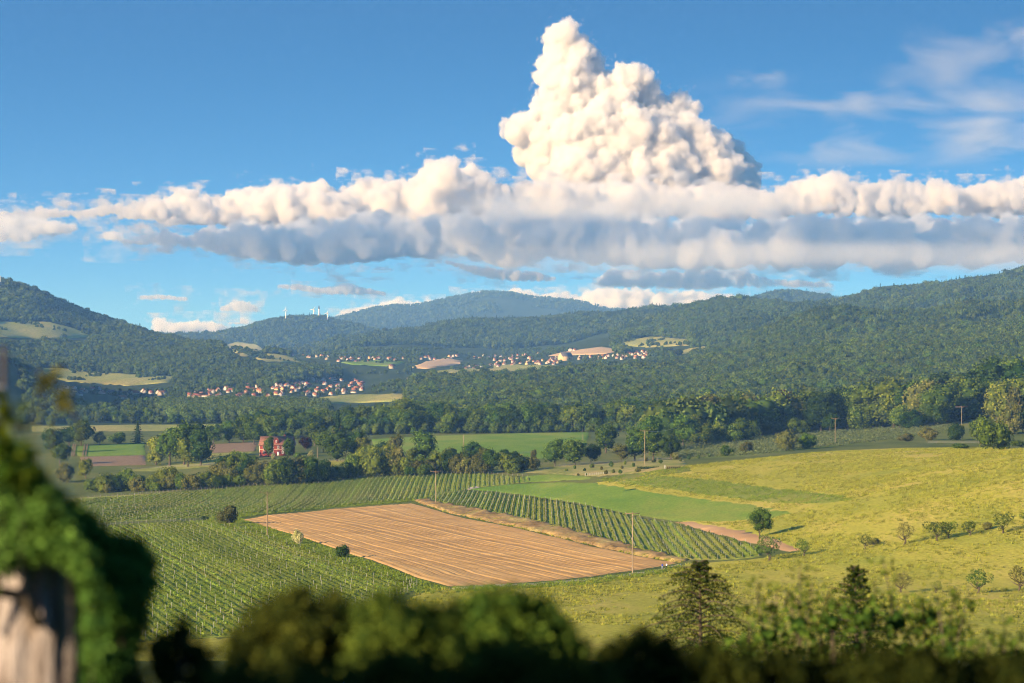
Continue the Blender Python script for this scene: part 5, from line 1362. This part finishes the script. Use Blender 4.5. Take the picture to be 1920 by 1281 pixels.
# the long band: heaped tops over flat dark bases
def bank(name, label, tops, base, Y, depth, mat, voxel, band, rmin=18, rmax=34, flatten=.55, dens=1.0, bud2=8):
    """tops: cloud-top line, base: cloud-base line (photo outline); heaps fill the slab between them over a real depth"""
    tx, ty = zip(*tops); bx_, by_ = zip(*base)
    C, R = [], []
    px = tx[0]
    while px < tx[-1]:
        a, b = np.interp(px, tx, ty), np.interp(px, bx_, by_)
        if name == 'cloud_bank':                            # ragged outline: turrets, dips and hanging shreds
            n_ = fbm(np.array([px / 38., px / 52. + 40]), np.array([Y / 700., Y / 500.]), 83, 3)
            a -= 13 * n_[0]; b += 7 * n_[1]; b = max(b, a + 6)
        th = b - a
        lump = 1 + .45 * float(fbm(np.array([px / 60.]), np.array([Y / 900.]), 81, 2)[0])
        for q in range(max(1, int(depth / 900 * dens))):
            yy = Y + rng.uniform(0, 1) * depth
            f = rng.uniform(.30, 1.0) ** .8 if q else rng.uniform(.8, 1.0)
            r = np.clip(th * .25 * lump * rng.choice([.55, .8, 1.0, 1.5], p=[.3, .3, .28, .12]) * rng.uniform(.8, 1.2), rmin * .35, rmax)
            top = b - th * f
            for py in np.arange(top + r, max(b - r * .35, top + r + 1), r * 1.1):
                C.append(CP(px + rng.uniform(-1, 1) * r, py, yy)); R.append(r / K * yy)
        px += rng.uniform(.3, .75) * np.clip(th * .25, rmin * .4, rmax)
    C, R = np.array(C), np.array(R)
    c1, r1 = bud(C, R, 9, .42, .9, -.15); k = r1 > 45; c2, r2 = bud(c1[k], r1[k], bud2, .42, .9, -.4); k2 = r2 > 26
    C, R = np.concatenate([C, c1, c2[k2]]), np.concatenate([R, r1, r2[k2]])
    # flat bases: nothing hangs below the base line
    bz = (HY - np.interp(960 + K * C[:, 0] / C[:, 1], bx_, by_)) / K * C[:, 1]
    low = C[:, 2] - R < bz
    C[low, 2] = np.maximum(C[low, 2], bz[low] + R[low] * flatten)
    return cloud(name, C, R, label, voxel, band, mat)
bm_ = cloud_mat('stratocumulus', .016, 1 / 380, .50, 4.0, 1.5, 150, (1, 1, 1.6), aniso=.3, col=(.967, .950, .932), detail=5.0)
bl_ = cloud_mat('stratocumulus_low', .012, 1 / 400, .46, 4.0, 1.4, 150, (1, 1, 2.1), aniso=.35, col=(.95, .95, .955), detail=5.0)
bank('cloud_bank', 'long heaped cloud bank crossing the sky under the tower, sunlit tops', [(-220, 412), (0, 402), (100, 392), (230, 378), (320, 356), (380, 362), (450, 352), (520, 352), (590, 343), (660, 360), (740, 343), (790, 326), (830, 300), (868, 318), (890, 334), (960, 328), (1010, 338), (1100, 345), (1300, 350), (1420, 355), (1500, 345), (1560, 322), (1640, 342), (1690, 340), (1760, 326), (1830, 350), (1890, 335), (2150, 350)],
     [(-220, 424), (0, 420), (140, 412), (250, 410), (400, 418), (600, 424), (800, 424), (1000, 420), (1300, 410), (1600, 405), (1900, 400), (2150, 405)], 27500, 4200, bm_, 26, 150)
bank('cloud_bank', 'lower dark based cloud bank in front of the long heaped one', [(230, 452), (330, 432), (400, 424), (520, 418), (640, 410), (760, 398), (860, 390), (980, 388), (1100, 392), (1250, 398), (1400, 408), (1560, 402), (1700, 408), (1840, 400), (2150, 396)],
     [(230, 456), (330, 464), (440, 474), (540, 488), (640, 486), (760, 478), (840, 478), (960, 494), (1100, 486), (1200, 498), (1400, 500), (1600, 494), (1760, 496), (1920, 490), (2150, 486)], 23000, 3600, bl_, 24, 150)
SM = [('at the far left end of the bank', [(-160, 430), (-40, 404), (30, 402), (90, 412), (140, 420)], [(-160, 440), (60, 440), (140, 434)], 25000),
      ('pale wisp low at the left edge', [(-60, 428), (10, 420), (60, 432)], [(-60, 452), (60, 452)], 23000),
      ('left of the hill with turbines, just above it', [(415, 578), (440, 560), (470, 566), (484, 580)], [(415, 582), (484, 584)], 34000),
      ('flat one above the turbines', [(524, 534), (560, 532), (600, 540), (650, 530), (690, 540), (722, 548)], [(524, 540), (620, 552), (722, 552)], 32000),
      ('low one behind the turbine hill', [(430, 600), (450, 594), (464, 600)], [(430, 606), (464, 607)], 36000),
      ('below the left end of the bank', [(178, 444), (196, 432), (212, 432), (230, 446)], [(178, 446), (200, 447), (230, 452)], 21300),
      ('dark grey streak at left above the hills', [(262, 556), (300, 552), (350, 558)], [(262, 560), (350, 563)], 33000),
      ('behind the blue mountain, left', [(640, 580), (700, 570), (744, 554), (772, 566), (812, 562), (840, 575)], [(640, 600), (840, 596)], 40000),
      ('just over the summit of the blue mountain', [(860, 560), (890, 541), (925, 552), (970, 538), (1010, 552), (1060, 545), (1100, 556)], [(860, 572), (1100, 575)], 42000),
      ('hanging under the bank above the mountain', [(840, 488), (900, 500), (960, 505), (1000, 508), (1040, 520)], [(840, 494), (900, 518), (960, 527), (1042, 526)], 29000),
      ('pink topped, right of the mountain', [(1120, 530), (1150, 504), (1240, 508), (1330, 502), (1400, 505), (1440, 520), (1560, 530)], [(1120, 534), (1250, 540), (1400, 538), (1560, 538)], 33000),
      ('low pale one right of the mountain', [(1090, 552), (1130, 535), (1190, 540), (1240, 546), (1300, 542), (1400, 552)], [(1090, 580), (1400, 582)], 40000),
      ('low pale wisps left of the turbine hill', [(290, 600), (306, 592), (320, 606), (380, 600), (420, 608)], [(290, 622), (420, 624)], 42000)]
sm_ = cloud_mat('small_cloud', .0085, 1 / 380, .16, 1.9, 1.5, 130, (1, 1, 1.6))
for where, tops, base, Y in SM:
    bank('small_cloud', 'small cloud ' + where, tops, base, Y, 1600, sm_, 28, 130, rmin=10, rmax=16, dens=1.4, bud2=5)
# thin high veils on the right: wispy volumes in flat boxes
def veil(px0, px1, py0, py1, Y, thick, dens, label, stretch=(1, 1, 3.5), rot=0.0, scale=1 / 1900, lo=.46):
    m, t, N, L = new_mat('cirrus')
    o = N('ShaderNodeOutputMaterial'); v = N('ShaderNodeVolumePrincipled'); v.inputs['Color'].default_value = (1, 1, 1, 1); v.inputs['Anisotropy'].default_value = .2; v.inputs['Density Attribute'].default_value = ''
    tc = N('ShaderNodeTexCoord'); mp = N('ShaderNodeMapping'); mp.inputs['Scale'].default_value = stretch; mp.inputs['Rotation'].default_value = (0, rot, 0)
    no = N('ShaderNodeTexNoise'); no.inputs['Scale'].default_value = scale; no.inputs['Detail'].default_value = 5; no.inputs['Roughness'].default_value = .55; no.inputs['Distortion'].default_value = .4
    L(tc.outputs['Object'], mp.inputs[0]); L(mp.outputs[0], no.inputs['Vector'])
    r = N('ShaderNodeMapRange'); r.inputs['From Min'].default_value = lo; r.inputs['From Max'].default_value = .72; r.inputs['To Max'].default_value = 1; L(no.outputs['Fac'], r.inputs['Value'])
    # fade towards the faces of the box
    s = N('ShaderNodeSeparateXYZ'); L(tc.outputs['Generated'], s.inputs[0])
    f = r.outputs[0]
    for ax in ('X', 'Z'):
        a = N('ShaderNodeMath'); a.operation = 'PINGPONG'; a.inputs[1].default_value = .5; L(s.outputs[ax], a.inputs[0])
        b = N('ShaderNodeMath'); b.operation = 'MULTIPLY'; b.use_clamp = True; b.inputs[1].default_value = 3.5 if ax == 'X' else 3; L(a.outputs[0], b.inputs[0])
        c = N('ShaderNodeMath'); c.operation = 'MULTIPLY'; L(f, c.inputs[0]); L(b.outputs[0], c.inputs[1]); f = c.outputs[0]
    d = N('ShaderNodeMath'); d.operation = 'MULTIPLY'; d.inputs[1].default_value = dens; L(f, d.inputs[0]); L(d.outputs[0], v.inputs['Density']); L(v.outputs[0], o.inputs['Volume'])
    a, b = CP(px0, py1, Y), CP(px1, py0, Y)
    mb = MB(); mb.box(0, b[0] - a[0], 0, thick, 0, b[2] - a[2])
    ob = mb.build('cirrus_cloud', m, loc=a); tag(ob, label, 'cloud', kind='stuff')
veil(810, 1570, 346, 400, 20500, 1500, .0024, 'thin cloud streak across the foot of the tower', (1, 1, 5), -.04, 1 / 1500, .34)
veil(760, 2300, 440, 506, 20500, 1500, .0012, 'broad soft cloud base under the right half of the bank', (1, 1, 5), .01, 1 / 1700, .36)
veil(1270, 2300, 130, 320, 52000, 900, .0011, 'broad thin veil of cirrus at right')
veil(1560, 2300, 20, 210, 54000, 700, .0007, 'faint streaky cirrus in the upper right', (1, 1, 2.2), .5)
veil(1360, 1480, 125, 165, 53000, 600, .0011, 'short bright cirrus streak right of the tower', (1, 1, 3), .3, 1 / 900, .40)
veil(1840, 2050, 30, 90, 53000, 600, .0016, 'small bright cloud wisp in the top right corner', (1, 1, 2), .2, 1 / 900, .40)
# unseen cloud deck, added to throw patchy shade on the lower bank
veil(-1900, 1150, -375, -240, 17400, 2900, .0080, 'added patchy cloud deck out of view, placed to shade the lower bank', (1, 1, 1.5), 0, 1 / 1000, .42)
# ------------------------------------------------------------------ air
m, t, N, L = new_mat('haze')
o_ = N('ShaderNodeOutputMaterial'); v_ = N('ShaderNodeVolumePrincipled')
v_.inputs['Color'].default_value = (.19, .45, 1.0, 1)
v_.inputs['Density'].default_value = 5.7e-5
v_.inputs['Absorption Color'].default_value = (1, 1, 1, 1)
v_.inputs['Anisotropy'].default_value = 0.0
L(v_.outputs[0], o_.inputs['Volume'])
mb = MB(); mb.box(-9500, 9500, -700, 19000, float(LZ.min()) - 1.5, float(LZ.max()) + 70)
tag(mb.build('haze', m), 'pale blue summer haze filling the valley', 'haze', kind='stuff')
# ------------------------------------------------------------------ foreground, out of focus
def NP(px, py, Y): return np.array([(px - 960) / K * Y, Y, (HY - py) / K * Y])
def leafmass(lobes, Y, ls, dens, depth=.8, jit=.8, core=.8, bias=(0, 0, .25)):
    mb = MB(); C = np.array([NP(a, b, Y + rng.uniform(-1, 1) * r / K * Y * depth) for a, b, r in lobes]); R = np.array([r / K * Y for _, _, r in lobes])
    for c, r in zip(C, R):
        v = ICO1[0] * (1 + .2 * rng.normal(size=(len(ICO1[0]), 1))); mb.add(c + v * r * core, ICO1[1], .05)
        n = int(dens * (r / ls) ** 2)
        d = rng.normal(size=(n, 3)); d /= np.linalg.norm(d, axis=1, keepdims=True)
        P = c + d * (r * rng.uniform(.62, 1.12, n) * (1 + .12 * np.sin(d[:, 0] * 9 + d[:, 2] * 7)))[:, None]
        mb.leaves(P, d + jit * rng.normal(size=d.shape) + np.array(bias), ls * rng.uniform(.6, 1.35, n), np.clip(rng.normal(.45, .25, n), 0, 1), .8)
    return mb, C, R
def foot(x, y): return float(hgt(x, y))
def stems(mb, C, Y, n, r0, base=None):
    for k in range(n):
        c = C[rnd.randrange(len(C))]; bx = c[0] + rnd.uniform(-.3, .3) if base is None else base[0] + rnd.uniform(-.2, .2)
        by = c[1] + rnd.uniform(-.2, .2)
        z0 = foot(bx, by) - .15
        mb.tube([(bx, by, z0), ((bx + c[0]) / 2 + rnd.uniform(-.1, .1), (by + c[1]) / 2, (z0 + c[2]) / 2), tuple(c)], [r0, r0 * .7, r0 * .35], 6)
    return mb
def near_plant(name, label, cat, lobes, Y, ls, dens, mat, nst=5, r0=.03, **k):
    mb, C, R = leafmass(lobes, Y, ls, dens, **k)
    x = float(C[:, 0].mean()); base = (x, Y, foot(x, Y)); t = empty(name, base); tag(t, label, cat)
    inv = -np.array(base)
    o = mb.build('foliage', M[mat], t, inv)
    s = stems(MB(), C, Y, nst, r0).build('stems', M['bark'], t, inv)
    return t
# weathered stump of wall and the ivy on it
def stump():
    Y = 14.0; mb = MB(); nz, na = 46, 40
    c0 = NP(78, 1100, Y); zz = np.linspace(foot(c0[0], Y) - .2, NP(0, 1030, Y)[2], nz)
    th = np.linspace(0, 2 * np.pi, na, endpoint=False)
    A, Z = np.meshgrid(th, zz)
    rad = .235 + .10 * np.clip((-.9 - Z) / 2, 0, 1.5) + .05 * vnoise(np.cos(A) * 5 + 9, np.sin(A) * 5 + 3, 71) + -.06 * np.clip((Z + 1.05) / .3, 0, 1) * (.5 + vnoise(A * 2.2, Z * 0 + 4, 75)) + .035 * vnoise(np.cos(A) * 14, np.sin(A) * 14 + Z * .8, 72) + .03 * vnoise(A * 3, Z * 5, 73)
    V = np.stack([c0[0] + np.cos(A) * rad, Y + np.sin(A) * rad * .8, Z], -1).reshape(-1, 3)
    i = np.arange(nz * na).reshape(nz, na); j = np.roll(i, -1, 1)
    mb.add(V, np.stack([i[:-1], j[:-1], j[1:], i[1:]], -1).reshape(-1, 4))
    mb.add(np.vstack([V[-na:], [c0[0], Y, zz[-1]]]), [(k, (k + 1) % na, na) for k in range(na)])
    base = (c0[0], Y, zz[0]); t = empty('tree_stump', base); tag(t, 'pale weathered stump under the ivy at the lower left', 'stump')
    M['weathered'] = noisy('weathered', [(.32, (.06, .048, .04)), (.44, (.18, .145, .13)), (.58, (.42, .37, .35)), (.75, (.27, .19, .13))], scale=11, detail=5, stretch=(1, 1, .13), bump=.03)
    mb.build('trunk', M['weathered'], t, -np.array(base), smooth=True)
    mb = MB(); a = NP(26, 1130, Y - .3)
    q = [(a[0] - .30, a[1], a[2] - .12), (a[0] - .14, a[1] - .02, a[2] + .07), (a[0] + .05, a[1], a[2] + .04), (a[0] + .14, a[1] + .05, a[2] - .14)]
    mb.tube(q, [.035, .04, .04, .03], 7); mb.build('branch', M['bark'], t, -np.array(base))
stump()
near_plant('ivy', 'dark green ivy mound climbing over the pale stump', 'ivy',
  [(10, 880, 60), (70, 940, 50), (20, 950, 60), (110, 965, 42), (140, 985, 42), (165, 1010, 45), (60, 990, 45), (205, 1030, 34), (240, 1030, 36), (266, 1052, 30), (195, 1075, 50), (240, 1085, 50), (262, 1100, 34), (225, 1130, 48), (246, 1160, 36), (205, 1180, 48), (236, 1200, 36), (195, 1230, 45), (225, 1255, 40), (190, 1290, 50), (20, 1000, 40), (-30, 930, 70), (-30, 1000, 60), (150, 1045, 28), (120, 1020, 30), (20, 1040, 30), (60, 1030, 34), (-10, 1060, 30), (95, 1035, 30), (150, 1090, 24), (20, 1080, 18)],
  14, .040, 40, 'leaf_ivy', 4, .010, core=.85)
near_plant('ivy', 'ivy hanging over the front and top of the pale stump', 'ivy',
  [(10, 955, 40), (45, 975, 40), (80, 955, 38), (-20, 985, 44), (115, 985, 34), (-20, 1040, 36), (10, 1050, 32), (40, 1030, 30), (70, 1015, 36), (100, 1010, 34), (130, 1020, 32), (155, 1045, 30), (165, 1080, 26), (172, 1120, 24), (25, 1010, 40), (60, 1040, 22), (110, 1040, 20), (-25, 1090, 26), (175, 1170, 26), (180, 1220, 30), (140, 1060, 20)], 13.62, .036, 40, 'leaf_ivy', 4, .006, core=.85, depth=.3)
near_plant('grapevine', 'bright green grapevine leaves at the left edge above the ivy', 'vine',
  [(-10, 800, 36), (12, 770, 26), (30, 800, 24), (5, 840, 40), (45, 840, 26), (20, 890, 40), (60, 880, 22), (40, 760, 12), (58, 765, 10), (-20, 760, 36), (8, 745, 16), (62, 925, 26)],
  13, .06, 8, 'leaf_grape', 2, .003, core=.45)
g = NP(4, 700, 14.8); t = empty('vine_post', (g[0], 14.8, foot(g[0], 14.8))); tag(t, 'dark wooden post rising from the grapevine at the left edge', 'post')
mb = MB(); top = NP(4, 650, 14.8)[2] - foot(g[0], 14.8); mb.tube([(0, 0, -.2), (0, 0, top * .5), (.01, 0, top)], [.021, .02, .018], 8); mb.build('post', M['dark_wood'], t)
mb = MB(); mb.tube([(-.036, -.03, top - .25), (.036, -.03, top - .25)], .008, 5); mb.tube([(-.036, -.03, top - .42), (.036, -.03, top - .42)], .008, 5); mb.build('wire_staple', M['steel'], t)
def grass_stem(px, py, px2, py2, Y, label):
    a, b = NP(px, py, Y), NP(px2, py2, Y); t = empty('grass_stem', (a[0], Y, foot(a[0], Y))); tag(t, label, 'grass', 'tall grass stems by the grapevine')
    base = np.array([a[0], Y, foot(a[0], Y)]); mid = (a + b) / 2 + [0, 0, .06]
    mb = MB(); mb.tube([(0, 0, 0), a - base, mid - base, b - base], [.006, .005, .004, .003], 5)
    n = 60; q = rng.random(n)[:, None]; P = mid * (1 - q) + b * q + rng.normal(size=(n, 3)) * .02 - base
    mb.leaves(P, rng.normal(size=(n, 3)), .035, rng.random(n)); mb.build('seed_head', M['leaf_olive'], t)
for q in [(70, 800, 108, 690), (95, 790, 128, 735), (150, 800, 112, 760), (60, 790, 86, 705)]: grass_stem(*q, 14.9, 'blurred grass stem leaning out right of the grapevine')
# bushes along the bottom
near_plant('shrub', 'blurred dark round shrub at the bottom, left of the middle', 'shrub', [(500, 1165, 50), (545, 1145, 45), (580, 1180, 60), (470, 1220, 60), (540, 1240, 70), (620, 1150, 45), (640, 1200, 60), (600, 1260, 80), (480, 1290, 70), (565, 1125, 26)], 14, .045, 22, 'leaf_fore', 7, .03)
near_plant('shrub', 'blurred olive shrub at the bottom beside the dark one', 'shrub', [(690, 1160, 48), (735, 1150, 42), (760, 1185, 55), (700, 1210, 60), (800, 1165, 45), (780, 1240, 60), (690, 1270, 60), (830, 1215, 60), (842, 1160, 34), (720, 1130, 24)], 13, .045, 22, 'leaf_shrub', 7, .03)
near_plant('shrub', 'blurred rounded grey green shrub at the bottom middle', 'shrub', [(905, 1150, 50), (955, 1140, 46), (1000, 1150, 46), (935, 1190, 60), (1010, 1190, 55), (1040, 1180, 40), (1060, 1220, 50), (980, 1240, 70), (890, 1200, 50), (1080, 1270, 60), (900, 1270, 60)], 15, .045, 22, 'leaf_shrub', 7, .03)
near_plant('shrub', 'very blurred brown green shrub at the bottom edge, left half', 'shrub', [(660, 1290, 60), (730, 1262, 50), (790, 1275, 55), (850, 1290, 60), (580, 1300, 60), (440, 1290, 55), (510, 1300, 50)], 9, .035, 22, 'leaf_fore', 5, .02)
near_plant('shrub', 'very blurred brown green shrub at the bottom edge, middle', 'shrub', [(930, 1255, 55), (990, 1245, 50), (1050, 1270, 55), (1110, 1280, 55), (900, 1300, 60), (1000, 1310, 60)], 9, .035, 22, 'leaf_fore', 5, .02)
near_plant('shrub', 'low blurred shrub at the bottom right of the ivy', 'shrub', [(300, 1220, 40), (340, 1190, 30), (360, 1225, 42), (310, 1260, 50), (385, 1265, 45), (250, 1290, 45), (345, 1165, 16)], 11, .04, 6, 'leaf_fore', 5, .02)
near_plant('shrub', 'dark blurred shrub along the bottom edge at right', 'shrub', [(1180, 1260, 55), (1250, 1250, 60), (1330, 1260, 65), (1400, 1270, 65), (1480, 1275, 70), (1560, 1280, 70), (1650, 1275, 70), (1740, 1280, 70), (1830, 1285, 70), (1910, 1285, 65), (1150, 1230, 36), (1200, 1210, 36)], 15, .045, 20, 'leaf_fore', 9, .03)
def arching(label, tips, mass, Y, mat):
    mb, C, R = leafmass(mass, Y, .085, 6, core=.4, depth=1.2)
    x = float(C[:, 0].mean()); base = np.array([x, Y, foot(x, Y)]); t = empty('wild_rose', base); tag(t, label, 'shrub')
    mb.build('foliage', M[mat], t, -base)
    st, lf = MB(), MB()
    for px, py in tips:
        tip = NP(px, py, Y + rnd.uniform(-.6, .6)); c = C[np.argmin(np.abs(C[:, 0] - tip[0]) + rng.uniform(0, .3, len(C)))]
        s = (c - [0, 0, .25]); ctrl = s * .4 + tip * .6 + np.array([rnd.uniform(-.12, .12), 0, .12])
        q = np.linspace(0, 1, 12)[:, None]; pts = s * (1 - q) ** 2 + 2 * ctrl * q * (1 - q) + tip * q ** 2
        st.tube(pts, np.linspace(.018, .006, 12), 5)
        n = 46; qq = rng.uniform(.1, 1, n)[:, None]; P = s * (1 - qq) ** 2 + 2 * ctrl * qq * (1 - qq) + tip * qq ** 2
        P = P + rng.normal(size=(n, 3)) * np.array([.10, .08, .05])
        lf.leaves(P, rng.normal(size=(n, 3)) + [0, -.3, .8], rng.uniform(.06, .13, n), np.clip(rng.normal(.5, .25, n), 0, 1), .6)
    stems(st, C, Y, 8, .03)
    st.build('stems', M['bark'], t, -base); lf.build('leaves', M[mat], t, -base)
arching('leafy wild rose shrub with arching stems at the lower right', [(1420, 1088), (1396, 1125), (1458, 1092), (1500, 1056), (1480, 1110), (1520, 1092), (1560, 1098), (1655, 1050), (1640, 1088), (1690, 1125), (1795, 1112), (1815, 1120), (1760, 1120), (1800, 1160), (1545, 1125), (1590, 1130), (1725, 1130), (1440, 1130)],
         [(1440, 1190, 45), (1500, 1175, 48), (1560, 1165, 48), (1620, 1160, 50), (1680, 1165, 50), (1735, 1160, 44), (1780, 1180, 40), (1400, 1215, 45), (1460, 1240, 60), (1540, 1230, 65), (1620, 1225, 65), (1700, 1225, 65), (1780, 1230, 55), (1350, 1240, 50)], 33, 'leaf_shrub')
arching('smaller leafy shrub in the bottom right corner', [(1885, 1160), (1860, 1190), (1915, 1190), (1840, 1210)], [(1860, 1240, 45), (1910, 1235, 48), (1880, 1275, 55), (1820, 1260, 45)], 30, 'leaf_shrub')
def near_spruce(px, py, Y, spread, label, nbr=120, seed=1, droop=.35):
    r = np.random.default_rng(seed); top = NP(px, py, Y); zg = foot(top[0], Y); h = top[2] - zg
    t = empty('spruce', (top[0], Y, zg)); tag(t, label, 'conifer')
    mb = MB(); mb.tube([(0, 0, -.3), (.05, 0, h * .5), (0, 0, h - .15)], [.16, .1, .015], 7); mb.build('trunk', M['bark'], t)
    st, lf = MB(), MB()
    for k in range(nbr):
        u = (k + .5) / nbr; z = h - .1 - (h * .72) * u ** 1.25; L_ = spread * (.04 + u ** .95) * r.uniform(.65, 1.2)
        a = k * 2.39996 + r.normal() * .2
        d = np.array([math.cos(a), math.sin(a), 0]); s = np.linspace(0, 1, 6)[:, None]
        rise = L_ * (.55 - .5 * u)
        pts = np.array([0, 0, z]) + d * L_ * s + np.array([0, 0, 1]) * (rise * s - droop * L_ * s ** 2 * (.4 + u))
        st.tube(pts, np.linspace(.028, .006, 6) , 4)
        n = int(44 + 52 * L_); q = r.uniform(.1, 1.02, n)[:, None]
        P = np.array([0, 0, z]) + d * L_ * q + np.array([0, 0, 1]) * (rise * q - droop * L_ * q ** 2 * (.4 + u))
        side = np.cross(d, [0, 0, 1]); w = r.normal(size=(n, 1)) * .16 * L_ * (1.1 - q * .7)
        P = P + side * w - np.array([0, 0, 1]) * np.abs(w) * .5 - np.array([0, 0, 1]) * r.uniform(0, .12, (n, 1))
        lf.leaves(P, np.array([0, 0, 1]) + .6 * r.normal(size=(n, 3)), r.uniform(.07, .15, n), np.clip(r.normal(.5, .25, n), 0, 1), .4)
    st.build('branches', M['bark'], t); lf.build('needles', M['leaf_spruce'], t)
near_spruce(1312, 1048, 80, 5.2, 'shaggy spruce top rising from the lower right shrubs, left of the two', 110, 5, .75)
near_spruce(1604, 1056, 72, 2.6, 'pointed spruce top rising from the wild rose, right of the two', 110, 6, .3)
# unseen trees added left of the viewpoint, heights set to shade the foreground
P_, H_ = [], []
for t_ in np.arange(-2.5, 7.5, .9):
    s_ = 20 + rnd.uniform(-1.5, 1.5); x, y = -1 - .743 * s_ + .669 * t_, 14 - .669 * s_ - .743 * t_
    y = min(y, 2.5); fall_ = (3 - y) / 423
    z = -1.9 + 130 * fall_ ** .9 * max(0, 1 - abs(x + 60) / 520) - min(max(abs(x) - 1.2, 0), 60) * .22 * (1 - fall_) - .6
    P_.append((x, y, z)); H_.append(-1.25 - (2.6 if t_ < 1.9 else -.3) + .306 * s_ - z + rnd.uniform(-.5, .25))
scatter('wood', np.array(P_), H_, 'poplar', 'added row of unseen trees beside the viewpoint, shading the foreground')
